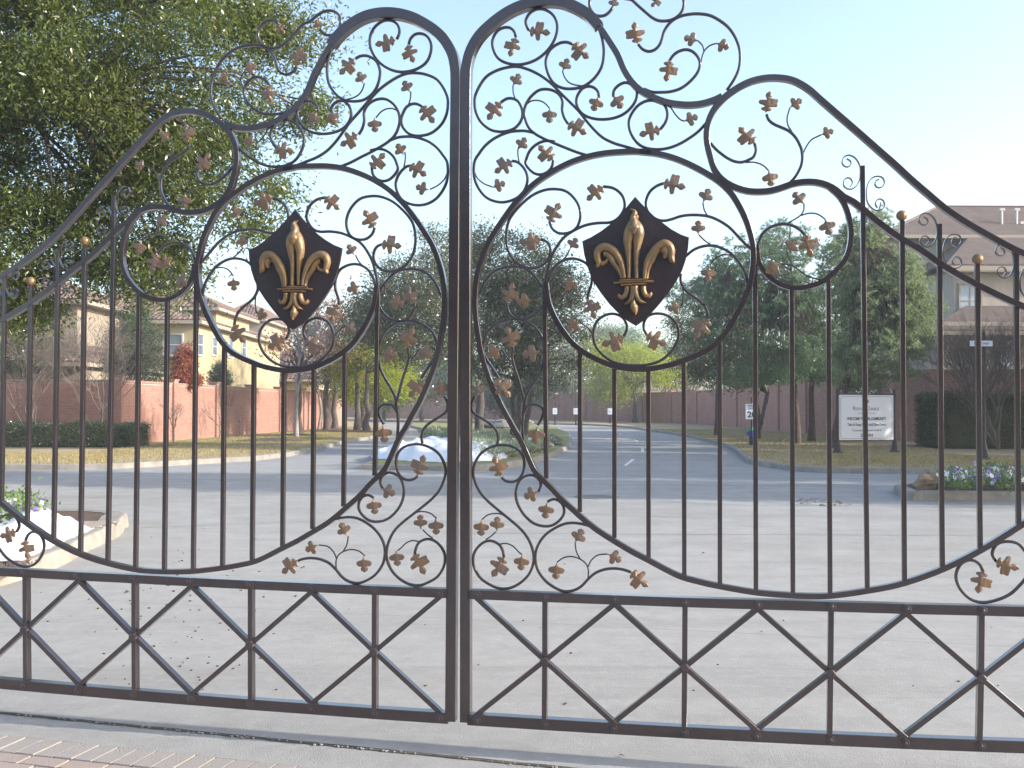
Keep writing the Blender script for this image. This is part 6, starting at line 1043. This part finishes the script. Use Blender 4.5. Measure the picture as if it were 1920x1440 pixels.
def tree(name,label,cat,base,fork,blobs,ncl,per,leafsize,m,bark,r0=.22,spread=.35,group=None,lean=None,nlimb=14,ctype='leaf',shell=.55,seed=1,stems=1,twigs=True,flat=1.):
    rg=random.Random(seed); T=thing(name,label,cat,group); base=Vector(base); fork=Vector(fork)
    C=clusters(blobs,ncl,shell); mb=MB(); forks=[]
    for s in range(stems):
        f=fork+(Vector((rg.uniform(-.6,.6),rg.uniform(-.6,.6),rg.uniform(-.3,.5))) if s else Vector())
        b=base+(Vector((rg.uniform(-.25,.25),rg.uniform(-.25,.25),0)) if s else Vector())
        n=6; pts=[b.lerp(f,i/n)+Vector((rg.gauss(0,.04),rg.gauss(0,.04),0))*(0 if i in(0,n) else 1) for i in range(n+1)]
        k=1 if stems==1 else .6
        mb.tube(pts,[r0*k*(1.35 if i==0 else 1-.45*i/n) for i in range(n+1)],10,False); forks.append(f)
    idx=list(range(len(C))); rg.shuffle(idx); ends=[]
    for j in idx[:nlimb]:
        f=forks[rg.randrange(len(forks))]; p=limb(mb,f,C[j],r0*.45,r0*.07,.16,6,rg,6); ends+=p[2:]
    if twigs:
        for j in idx[nlimb:nlimb*7 if nlimb>9 else nlimb*30]:
            c=Vector(C[j]); e=min(ends,key=lambda q:(q-c).length); limb(mb,e,c,r0*.09,r0*.03,.15,4,rg,3)
    mb.build('trunk',bark,T,smooth=True)
    N=len(C)*per; cs=np.repeat(C,per,0); rad=spread*NR.uniform(.5,1.3,(len(C),1)); rad=np.repeat(rad,per,0)
    P=cs+NR.normal(size=(N,3))*rad*np.array((.6,.6,.45*flat))
    P=P[P[:,2]>base.z+.3]
    if ctype=='leaf': leaves(P,leafsize[0],leafsize[1],m=m,parent=T)
    else: needles(P,ctype,leafsize[0],leafsize[1],'crown',m,T)
    rebase(T,tuple(base)); return T
def B(px,py,Y,rx,ry,rz=None,w=None,dY=0):
    """ellipsoid from a picture centre and picture radii at distance Y"""
    c=at(px,py,Y+dY); s=Y/1880; r=(rx*s,(rz if rz else rx*s),ry*s); return (tuple(c),r,w if w else rx*ry)
# big live oak at the upper left, close by; its trunk stands out of the frame
Y=14.5
blobs=[B(110,190,Y,260,215,2.3,dY=0),B(390,105,Y,170,125,1.7),B(330,280,Y,140,110,1.5),B(80,440,Y,170,110,1.5),B(250,480,Y,110,75,1.2),B(440,385,Y,110,70,1.0),B(520,60,Y,85,55,.9),B(560,215,Y,55,38,.6),B(-200,150,Y,260,260,3),B(-300,-200,Y,500,260,3.5),B(200,-180,Y,380,200,3.2),B(330,460,Y,60,40,.7),B(30,560,Y,110,45,.9)]
T=tree('live_oak','big live oak whose leafy crown fills the upper left over the gate','tree',at(-640,980,16.5)*1.0 if False else (-12.6,15.2,.12),(-11.6,15.0,2.6),blobs,850,400,(.088,.028),M['oak'],M['bark'],r0=.42,spread=.46,nlimb=9,shell=.25,seed=4)
mb=MB(); rg=random.Random(8)
for pp in (((-380,640,14.8),(-60,430,14),(90,385,13.6),(230,335,13.2),(330,300,13)),((-380,600,15),(-80,470,14.5),(60,430,14.2),(190,400,14)),((0,130,14),(90,70,13.5),(200,30,13)),((110,110,13.8),(160,60,13.5),(185,40,13.3)),((300,300,13),(430,250,12.9),(560,215,12.8),(660,190,12.8)),((300,60,13),(480,40,13),(610,20,13)),((330,400,13),(470,380,13),(590,345,13))):
    pts=[at(*p) for p in pp]; n=len(pts); r0=.11 if pp[0][0]<-300 else .035
    for a,b,i in zip(pts[:-1],pts[1:],range(n)): limb(mb,a,b,r0*(1-i/n),r0*(1-(i+1)/n)+.004,.05,7,rg,4)
mb.build('limb',M['bark'],T,smooth=True)
# loose outer sprays against the sky: twigs with leaves along them
mb=MB(); PT=[]
sprays=[((560,60),(690,30)),((580,110),(705,95)),((560,190),(735,95)),((600,150),(720,130)),((560,150),(660,225)),((600,215),(735,215)),((560,235),(700,255)),((580,270),(735,275)),((560,300),(735,300)),((600,255),(780,320)),((560,330),(700,345)),((500,350),(640,420)),((480,380),(560,470)),((560,20),(640,60)),((520,100),(600,95)),((470,420),(520,500)),((440,430),(470,520)),((330,500),(400,560)),((350,470),(440,480)),((260,560),(280,640)),((380,520),(350,610)),((120,560),(140,640)),((600,310),(740,345)),((560,60),(650,150)),((500,180),(590,230)),((640,300),(680,320)),((740,270),(745,320)),((540,130),(620,175))]
for a,b in sprays:
    for q in range(3):
        p=at(a[0]+rg.gauss(0,14),a[1]+rg.gauss(0,14),13+rg.uniform(-.6,.6)); e=at(b[0]-rg.uniform(0,40)+rg.gauss(0,8),b[1]+rg.gauss(0,12),13+rg.uniform(-.6,.6)); pts=limb(mb,p,e,.008,.002,.14,3,rg,7)
        for u,v in zip(pts[:-1],pts[1:]):
            for k in range(6): PT.append(tuple(u.lerp(v,rg.random())+Vector((rg.gauss(0,.02),rg.gauss(0,.02),rg.gauss(0,.02)))))
mb.build('twigs',M['bark'],T,kind='stuff'); leaves(np.array(PT),.06,.015,(.15,0,-.25),'outer_leaves',M['oak'],T)
# oaks on the median
def oak(label,px,pbase,Yd,fpy,blobs,ncl,per,seed,m='oak_dark',ls=(.10,.045),r0=.2,group=None,stems=1,spread=.5,bark='bark',shell=.5,cat='tree',name='oak_tree',zb=.15,nl=16):
    b=gnd(px,pbase,zb) if pbase else Vector((X(px,Yd),Yd,zb)); 
    b=Vector((X(px,Yd),Yd,zb)); f=at(px,fpy,Yd)
    return tree(name,label,cat,b,f,[B(*q[:2],Yd,*q[2:]) for q in blobs],ncl,per,ls,M[m],M[bark],r0=r0,spread=spread,nlimb=nl,seed=seed,group=group,stems=stems,shell=shell)
oak('median live oak with glinting leaves seen just right of the gate stiles',972,830,37,700,[(965,520,95,85,2.2),(1010,600,100,75,2.2),(930,610,75,90,2),(985,690,110,50,1.8),(900,470,40,50,1.2),(1050,540,50,50,1.2)],330,150,31,'oak_dark',(.12,.055),.20,stems=3,spread=.55)
oak('dark live oak on the median seen just left of the gate stiles',900,800,50,700,[(790,560,105,85,3.2),(720,590,75,55,2.4),(840,480,60,60,2.2),(800,650,90,35,2.4),(690,610,50,40,2.2)],320,140,32,'oak_dark',(.15,.07),.26,spread=.7)
oak('round dark oak leaning over the speed limit sign on the right lawn',1422,830,50,735,[(1370,625,70,55,2.4),(1320,660,60,45,2),(1400,680,55,45,1.8),(1350,700,60,28,1.8),(1290,610,40,30,1.5)],230,130,33,'oak_dark',(.13,.06),.17,stems=3,spread=.6)
# tall pines in front of the right wall
def pine(label,px,Yd,top,ptop,blobs,ncl,per,seed,m='pine',L=.17,W=.030,nl=22,ct=11,zb=.15,r0=.16,group=None,spread=.24):
    b=Vector((X(px,Yd),Yd,zb)); f=at(top[0],top[1],Yd)
    rg=random.Random(seed); T=thing('pine_tree',label,'pine',group); C=clusters([B(*q[:2],Yd,*q[2:]) for q in blobs],ncl,.3); mb=MB()
    n=10; tp=[b.lerp(f,i/n)+Vector((rg.gauss(0,.03),rg.gauss(0,.03),0))*(0 if i==0 else 1) for i in range(n+1)]; mb.tube(tp,[r0*(1.3 if i==0 else 1-.85*i/n) for i in range(n+1)],9,False)
    ends=[]
    for c in C:
        c=Vector(c); z=c.z-.35*math.hypot(c.x-b.x,c.y-b.y)*.6; t=max(.15,min(.98,(z-b.z)/(f.z-b.z))); a=b.lerp(f,t); 
        if len(ends)<nl*6: ends+=limb(mb,a,c,r0*.22*(1.1-t*.7),.012,.06,5,rg,4)[2:]
        else:
            e=min(ends,key=lambda q:(q-c).length); limb(mb,e,c,.014,.006,.1,3,rg,2)
    mb.build('trunk',M['bark_pine'],T,smooth=True)
    N=len(C)*per; P=np.repeat(C,per,0)+NR.normal(size=(N,3))*spread*np.array((.7,.7,.35)); needles(P,ct,L,W,'crown',M[m],T); rebase(T,tuple(b)); return T
pine('blue-green pine with two rows of tufted boughs behind the sign, left one of the pair',1494,43,(1480,415),0,[(1400,500,90,55,2.2),(1470,470,60,60,2),(1440,580,115,50,2.6),(1470,660,120,48,2.6),(1360,540,60,40,1.6),(1330,620,40,40,1.4),(1530,600,60,60,2),(1560,690,60,28,1.6),(1450,705,130,24,2.2),(1480,560,90,60,2)],900,12,41)
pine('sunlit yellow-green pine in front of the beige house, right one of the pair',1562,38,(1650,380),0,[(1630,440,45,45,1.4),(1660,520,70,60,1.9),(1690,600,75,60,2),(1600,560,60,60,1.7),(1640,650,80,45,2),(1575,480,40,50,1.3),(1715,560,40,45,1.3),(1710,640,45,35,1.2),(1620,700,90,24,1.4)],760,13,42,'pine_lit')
pine('slim dark pine trunk and low boughs in front of the right wall',1521,46,(1525,520),0,[(1500,680,70,28,1.6),(1540,640,60,30,1.6),(1590,700,50,24,1.4),(1620,720,40,20,1.2)],240,13,43)
pine('leaning pine with sparse boughs beyond the dark oak at the right',1344,56,(1350,520),0,[(1350,520,45,30,1.6),(1330,570,60,35,2),(1390,560,50,35,1.8),(1280,560,40,30,1.4)],280,13,44)
# yellow-green conifers in the distance
oak('bright yellow-green tree far down the road right of the stiles',1190,785,104,730,[(1180,690,70,38,5),(1130,670,45,30,4),(1240,695,45,26,4),(1150,730,45,22,3)],170,100,51,'yellowgreen',(.28,.12),.25,spread=1.3,name='yellow_green_tree')
oak('yellow-green tree with layered boughs over the left verge',680,800,72,735,[(690,700,48,40,3.6),(720,670,40,30,3),(660,735,40,22,2.6),(740,720,30,26,2.4)],150,110,52,'yellowgreen',(.22,.10),.24,spread=1.0,name='yellow_green_tree')
# street trees along the left verge
for i,(px,Yd,bl,mt,lab) in enumerate((
  (560,53,[(545,650,50,60,2.6),(600,600,45,70,2.4),(640,640,35,40,2)],'rust_leaf','pale-barked tree with thin rusty leaves, nearest trunk on the left verge'),
  (613,62,[(610,640,50,55,2.6),(650,690,42,35,2.4),(640,600,45,55,2.2)],'rust_leaf','rusty-leaved tree, second trunk on the left verge'),
  (628,66,[(650,650,45,45,2.6),(620,700,40,30,2.2)],'oak_dark','dark straight trunk with green head, third on the left verge'),
  (670,62,[(690,655,45,35,2.6),(655,690,40,28,2.2)],'yellowgreen','stout dark trunk near the kerb, left of a close pair'),
  (688,60,[(705,650,45,35,2.4),(740,690,35,28,2)],'yellowgreen','stout dark trunk nearest the kerb, right of a close pair'))):
    tree('verge_tree',lab,'tree',(X(px,Yd),Yd,.15),at(px+rnd.uniform(-2,2),700,Yd),[B(*q[:2],Yd,*q[2:]) for q in bl],90 if mt!='rust_leaf' else 100,60 if mt!='rust_leaf' else 26,(.16,.08),M[mt],M['bark'],r0=.21,spread=.7,nlimb=14,seed=60+i)
    mb=MB(); c=(X(px,Yd),Yd-.2,.15)   # mulch ring
    n=18; mb.v=[(c[0],c[1],.26)]+[(c[0]+(1.5+.2*math.sin(3*k))*math.cos(6.283*k/n),c[1]+(1.3+.2*math.sin(2*k))*math.sin(6.283*k/n),.152) for k in range(n)]; mb.f=[(0,1+k,1+(k+1)%n) for k in range(n)]
    tag(mb.build('mulch_ring',M['mulch'],smooth=True),['mulch mound round the pale-barked tree, first on the left verge','mulch mound round the second rusty tree on the verge','mulch mound round the third verge tree','mulch mound at the left trunk of the close pair','mulch mound at the right trunk of the close pair'][i],'mulch')
c=gnd(505,827,.15); mb=MB(); n=24; mb.v=[(c.x,c.y,.30)]+[(c.x+1.9*math.cos(6.283*k/n),c.y+1.0*math.sin(6.283*k/n),.152) for k in range(n)]; mb.f=[(0,1+k,1+(k+1)%n) for k in range(n)]
tag(mb.build('mulch_mound',M['mulch'],smooth=True),'long low mound of brown mulch on the left verge by the kerb','mulch')
# bare trees
def bare(name,label,px,Yd,pbase,top,spread,m,seed,depth=5,r0=.06,stems=3,zb=.15,cat='bare tree',ang=.5,group=None,leafm=None,nleaf=0):
    rg=random.Random(seed); T=thing(name,label,cat,group); b=Vector((X(px,Yd),Yd,zb)); H=Z(top,Yd)-zb; mb=MB(); tw=MB(); tips=[]
    def rec(p,d,L,r_,k):
        q=p+d*L; mid=p.lerp(q,.5)+Vector((rg.gauss(0,1),rg.gauss(0,1),0))*L*.06; (mb if k>2 else tw).tube([p,mid,q],[r_,r_*.85,r_*.68],5 if k>2 else 3,False)
        if k==0: tips.append(q); return
        for _ in range(rg.choice((2,3,3)) if k>1 else 3):
            a=Vector((rg.gauss(0,1),rg.gauss(0,1),rg.gauss(0,.5)))*ang*spread; dd=(d+a+Vector((0,0,.12))).normalized(); rec(q,dd,L*rg.uniform(.62,.86),r_*.62,k-1)
    for s in range(stems):
        a=Vector((rg.gauss(0,.28),rg.gauss(0,.28),1)).normalized() if stems>1 else Vector((0,0,1)); rec(b,a,H*.27,r0,depth)
    mb.build('trunk',m,T,smooth=True); tw.build('twigs',m,T,kind='stuff')
    if leafm:
        P=np.array([tuple(t) for t in tips]); P=P[NR.integers(0,len(P),nleaf)]+NR.normal(size=(nleaf,3))*.12; leaves(P,.12,.07,m=leafm,parent=T,name='last_leaves')
    rebase(T,tuple(b))
bare('bare_tree','pale bare tree with tangled white branches on the left verge',557,50,0,520,1.0,M['twig_pale'],71,6,.13,1)
bare('bare_tree','second pale bare tree further along the left wall',598,66,0,560,1.0,M['twig_pale'],72,6,.13,1,leafm=M['rust_leaf'],nleaf=900)
bare('crepe_myrtle','bare brown crepe myrtle rising behind the hedge at the far left',58,37.3,0,560,.8,M['twig'],73,6,.034,5,cat='crepe myrtle')
bare('crepe_myrtle','bare crepe myrtle with pale stems near the shaded wall corner',186,37.3,0,575,.8,M['twig'],74,6,.034,5,cat='crepe myrtle')
for i,(px,Yd,t_,lab) in enumerate(((327,42,738,'thin bare sapling against the first sunlit wall panel'),(451,50,728,'thin bare sapling against the third sunlit wall panel'),(412,47,742,'small leafless sapling between two wall columns'))):
    bare('bare_sapling',lab,px,Yd,0,t_,.75,M['twig'],80+i,5,.035,1,cat='sapling')
bare('crepe_myrtle','tall bare crepe myrtle above the clipped hedge at the right edge',1872,37.5,0,575,.7,M['twig'],76,6,.05,6,cat='crepe myrtle')
bare('crepe_myrtle','bare crepe myrtle just left of the right hedge top',1822,39,0,590,.7,M['twig'],77,6,.05,5,cat='crepe myrtle')
bare('bare_tree','bare greyish tree above the far right wall',1235,118,0,640,1.1,M['twig'],78,6,.16,2)
# coloured and evergreen trees behind the left wall
def shrubtree(name,label,px,Yd,blobs,ncl,per,ls,m,seed,spread=.3,cat='tree',base=.15,shell=.5,bark='bark'):
    tree(name,label,cat,(X(px,Yd),Yd,base),at(px,760,Yd),[B(*q[:2],Yd,*q[2:]) for q in blobs],ncl,per,ls,M[m],M[bark],r0=.10,spread=spread,nlimb=12,seed=seed,shell=shell)
shrubtree('red_tree','red autumn tree showing over the left wall',342,46,[(342,695,24,36,1),(330,722,26,18,1),(350,662,12,20,.6),(362,712,18,16,.7)],130,60,(.12,.06),'red_leaf',91,.22,'red tree')
shrubtree('evergreen_tree','dark bushy evergreen behind the left wall corner',250,43,[(255,640,45,55,1.5),(225,690,35,35,1.2),(285,680,28,45,1),(250,590,28,30,1)],190,110,(.10,.04),'cypress',92,.35,'evergreen')
shrubtree('conifer_shrub','small pointed conifer over the wall below the yellow house',412,56,[(412,708,24,18,.8),(412,692,12,14,.5)],60,110,(.10,.03),'cypress',93,.25,'conifer')
shrubtree('bushy_tree','green bushy tree behind the shaded wall at the far left',40,44,[(30,600,60,45,2),(70,640,50,50,2),(0,660,50,50,2)],190,90,(.11,.05),'oak_dark',94,.4,'tree')
# far tree masses and single trees
far=[(720,'grey-green tree beyond the bend, left of the stiles',116,[(725,735,38,28,4)],'pine'),(790,'round grey-green tree at the far end of the road',112,[(785,715,50,42,6),(760,680,40,30,5)],'oak_dark'),(845,'far rounded tree closest to the left stile',114,[(850,700,45,48,6)],'pine'),
 (1065,'far oak rising over the bend of the right wall',128,[(1075,690,60,50,7),(1040,660,40,40,5)],'oak_dark'),(1290,'far dark tree over the wall left of the leaning pine',112,[(1280,700,50,26,5),(1300,665,40,30,4)],'oak_dark'),(1225,'distant tree crown in the gap under the shield',140,[(1220,665,45,26,6),(1170,640,35,26,5)],'pine'),
 (610,'far tree behind the rusty trees on the left',108,[(600,700,50,36,5)],'oak_dark'),(1130,'distant round tree just right of the median oak',150,[(1130,640,50,30,6)],'oak_dark'),
 (940,'low dark tree under the median oak at the bend',110,[(930,745,45,22,4),(980,740,40,18,4)],'cypress'),(1000,'low dark tree by the bend of the far wall',126,[(1010,725,50,20,4)],'cypress'),
 (1440,'dark tree beyond the right wall between oak and pines',78,[(1440,690,50,34,4),(1500,700,50,26,4)],'oak_dark')]
for i,(px,lab,Yd,bl,m_) in enumerate(far):
    tree('distant_tree',lab,'tree',(X(px,Yd),Yd,0),at(px,755,Yd),[B(*q[:2],Yd,*q[2:]) for q in bl],150,70,(.30,.15),M[m_],M['bark'],r0=.25,spread=1.1,nlimb=10,seed=100+i,twigs=False)
# wood closing the horizon
P=[];
for k in range(420):
    a=NR.uniform(-2.3,2.3); r_=NR.uniform(190,230); h=NR.uniform(5,11); c=np.array((r_*math.sin(a*.6),r_*math.cos(a*.6),h*.5)); P.append(c+unit(90)*np.array((6,4,h*.55)))
tag(leaves(np.concatenate(P),1.1,.6,m=M['oak_dark'],name='far_wood'),'low dark wood along the horizon','wood',kind='stuff')
# hedges
def hedge(label,x0,x1,y0,y1,h,n,m='hedge',rz=0,z0=.15,ls=(.07,.04),name='hedge'):
    T=thing(name,label,'hedge'); mb=MB(); mb.box(((x0+x1)/2,(y0+y1)/2,z0+h/2-.05),(x1-x0-.25,y1-y0-.25,h-.2)); mb.build('hedge_core',M['soil'],T)
    f=NR.random((n,3)); s=NR.integers(0,5,n); f[s==0,1]=NR.random((s==0).sum())*.12; f[s==1,1]=NR.random((s==1).sum())*.12; f[s==2,2]=1-NR.random((s==2).sum())*.15; f[s==3,0]=1-NR.random((s==3).sum())*.03; f[s==4,0]=NR.random((s==4).sum())*.03
    bx=x0+f[:,0]*(x1-x0); by=y0+f[:,1]*(y1-y0); hz=z0+f[:,2]*(h+.05*np.sin(bx*2.3)+.04*np.sin(bx*7+1)); P=np.c_[bx,by,hz]+NR.normal(size=(n,3))*.05
    leaves(P,ls[0],ls[1],(0,-.2,.3),'foliage',M[m],T); rebase(T,((x0+x1)/2,(y0+y1)/2,z0)); return T
hy=36.6; hedge('long clipped hedge with glinting leaves below the shaded left wall',-30,X(266,hy+.8),hy,hy+1.6,Z(797,hy)-.15,52000)
sheet('hedge_mulch',[(-32,hy-1.3),(X(300,hy),hy-1.1),(X(290,hy),hy+3),(-32,hy+3)],.150,M['mulch'])
hy=38.5; hedge('tall dark clipped hedge at the right edge below the wall',X(1757,hy),X(1757,hy)+12,hy,hy+2.2,Z(735,hy)-.15,60000,ls=(.085,.04))
sheet('hedge_mulch',[(X(1745,hy),hy-.7),(34,hy-.7),(34,hy+4),(X(1745,hy),hy+4)],.150,M['mulch'])
# flower beds
def bed(label,poly,n,nf,z0,hh,seed,flow=('petal_purple',),lm='bed_leaf',name='flower_bed',ls=(.09,.035),fs=.05):
    rg=random.Random(seed); T=thing(name,label,'flower bed'); xs=[p[0] for p in poly]; ys=[p[1] for p in poly]
    def inside(x,y):
        c_=False; j=len(poly)-1
        for i in range(len(poly)):
            if (poly[i][1]>y)!=(poly[j][1]>y) and x<(poly[j][0]-poly[i][0])*(y-poly[i][1])/(poly[j][1]-poly[i][1])+poly[i][0]: c_=not c_
            j=i
        return c_
    C=[]
    while len(C)<n//90:
        x=rg.uniform(min(xs),max(xs)); y=rg.uniform(min(ys),max(ys))
        if inside(x,y): C.append((x,y,z0+hh*rg.uniform(.4,1)))
    C=np.array(C); Q=np.repeat(C,90,0)+NR.normal(size=(len(C)*90,3))*np.array((.11,.11,.06)); Q[:,2]=np.maximum(Q[:,2],z0+.01)
    leaves(Q,ls[0],ls[1],(0,0,.5),'foliage',M[lm],T,kind='stuff')
    for fm in flow:
        V=[]
        for k in range(nf):
            c=C[rg.randrange(len(C))]+np.array((rg.gauss(0,.11),rg.gauss(0,.11),.06+rg.gauss(0,.03))); nrm=Vector((rg.gauss(0,.5),-1+rg.gauss(0,.4),.6+rg.gauss(0,.3))).normalized(); a=nrm.cross(Vector((0,0,1))).normalized(); b=a.cross(nrm); r_=fs*rg.uniform(.6,1.1)
            for pt in range(5):
                q=6.283*pt/5+.3; d=a*math.cos(q)+b*math.sin(q); s=nrm.cross(d); cc=Vector(c); V+= [tuple(cc),tuple(cc+d*r_*.6+s*r_*.4),tuple(cc+d*r_),tuple(cc+d*r_*.6-s*r_*.4)]
        fast('pansies',np.array(V),4,M[fm],T,kind='stuff')
    c=C.mean(0); rebase(T,(c[0],c[1],z0))
bed('bed of purple and white pansies with green edging on the right island',[(7.6,17.4),(14,17.6),(19,18.4),(19,20.6),(12,20.8),(9.6,20.4),(7.8,18.6)],26000,1500,.15,.32,1,('petal_purple','petal_white'))
bed('pansies at the far left corner of the entry island',[tuple(gnd(*p,.17).xy) for p in ((-120,990),(-10,1010),(30,1000),(66,968),(40,960),(-100,958))],9000,260,.16,.22,2,('petal_purple','petal_white'),fs=.04)
bed('green and white border plants along the right side of the median',[tuple(gnd(*p,.15).xy) for p in ((880,862),(945,868),(1000,857),(1035,842),(1000,828),(900,822),(860,838))],26000,500,.15,.40,3,('petal_white',),lm='pale_plant',fs=.05,ls=(.12,.03))
bed('pale foliage behind the heaped frost cloth on the median',[tuple(gnd(*p,.15).xy) for p in ((790,842),(870,842),(880,824),(800,826))],9000,60,.15,.55,5,('petal_white',),lm='pale_plant',ls=(.14,.03))
# pebbles at the lower-left island
V=MB(); rg=random.Random(6)
for k in range(900):
    q=gnd(rg.uniform(-40,46),rg.uniform(1048,1066),.17); V.box((q.x+rg.gauss(0,.04),q.y+rg.gauss(0,.04),.168),(rg.uniform(.01,.03),rg.uniform(.01,.025),.012),rg.random()*3)
tag(V.build('gravel',M['gravel']),'brown gravel beside the cloth on the entry island','gravel',kind='stuff')
# lawn texture near the kerbs: short dry blades
def blades(label,fn,n,m,L=.06):
    P=fn(n); b=unit(len(P))*np.array((1,1,0)); a=np.c_[NR.normal(size=(len(P),2))*.45,np.ones(len(P))]; l=L*NR.uniform(.5,1.2,(len(P),1)); w=.012
    v=np.stack([P-b*w,P+b*w,P+a*l],1); tag(fast('grass',v.reshape(-1,3),3,m,kind='stuff'),label,'grass')
def along(edge,lo,hi,side):
    E_=np.array([p for p in edge if abs(p[0])<36 and p[1]<72]); 
    def f(n):
        i=NR.integers(0,len(E_)-1,n); t=NR.random((n,1)); q=E_[i]*(1-t)+E_[i+1]*t; d=E_[i+1]-E_[i]; d/=np.linalg.norm(d,axis=1,keepdims=True); nn=np.c_[-d[:,1],d[:,0]]*side; q=q+nn*NR.uniform(lo,hi,(n,1)); return np.c_[q,np.full(n,.146)]
    return f
M['blade']=mat('dry_blade',(.34,.26,.11),.9,island=[(.40,.31,.16),(.33,.26,.13),(.28,.25,.10),(.46,.37,.21)],trans=.2)
blades('short dry grass on the left verge',along(il,.0,6.5,1),60000,M['blade']); blades('short dry grass on the right corner lawn',along(ir,.0,7,-1),60000,M['blade'])
# unseen oaks added behind the viewer to block sky reflections in the gate paint
for i,(x,y) in enumerate(((-13,-11),(-5.5,-14),(1.5,-13),(8,-15),(15,-17))):
    tree('live_oak',['live oak out of view behind the camera, far left','live oak out of view behind the camera, second from left','live oak out of view directly behind the camera','live oak out of view behind the camera, right of centre','live oak out of view behind the camera, far right'][i],'tree',(x,y,0),(x,y,2.4),[((x,y,5),(4.3,3,3.4),1)],200,110,(.30,.18),M['oak_dark'],M['bark'],r0=.3,spread=.8,nlimb=12,seed=300+i,twigs=False)
# tall trees out of the frame at the right: they cast the long shade across the road
for i,(x,y,h) in enumerate(((18.5,16.9,13.5),(24,15.8,16),(29.5,14.7,18),(35,13.7,20.5),(41,12.6,23),(22.5,22,11),(28,24,13),(24,30,11.5),(24.5,36,7.5),(27,43,8),(33,33,9),(26,29.8,21))):
    tree('shade_tree','tall leafy tree beyond the right edge of the view, number one nearest' if False else ['leafy tree just out of view at the right, nearest the flower island','tall leafy tree out of view behind the nearest one at the right','third tall tree out of view at the right, beside the cross street','tallest tree out of view at the far right','leafy tree out of view beyond the flower island','tall tree out of view before the right hedge','tall tree out of view at the end of the right hedge','leafy tree out of view at the right wall corner','tall far tree out of view at the right','tree out of view behind the right wall, near the beige house','tree out of view deep behind the right wall','very tall slender tree out of view beyond the right corner'][i],'tree',(x,y,.12),(x,y,h*.35),[((x,y,h*.62),(2.6 if i<5 else 3.2,(1.7 if i in(11,) else 1.5) if i<5 or i==11 else 2.6,h*.37),1)],330 if i<5 or i==11 else 190,60,(.36,.2),M['oak_dark'],M['bark'],r0=.3,spread=.8,nlimb=12,seed=200+i,twigs=False)

# ---------------------------------------------------------------- thin winter haze over the boulevard
hm=bpy.data.materials.new('haze'); hm.use_nodes=True; hn=hm.node_tree; hn.nodes.clear(); ho=hn.nodes.new('ShaderNodeOutputMaterial'); hv=hn.nodes.new('ShaderNodeVolumePrincipled')
hv.inputs['Color'].default_value=(.9,.95,1,1); hv.inputs['Density'].default_value=.0013; hv.inputs['Anisotropy'].default_value=.3; hn.links.new(hv.outputs[0],ho.inputs[1])
mb=MB(); mb.box((0,90,14),(620,330,30)); h_=mb.build('haze',hm,kind='stuff'); h_['label']='thin pale haze in the air over the boulevard'; h_['category']='haze'
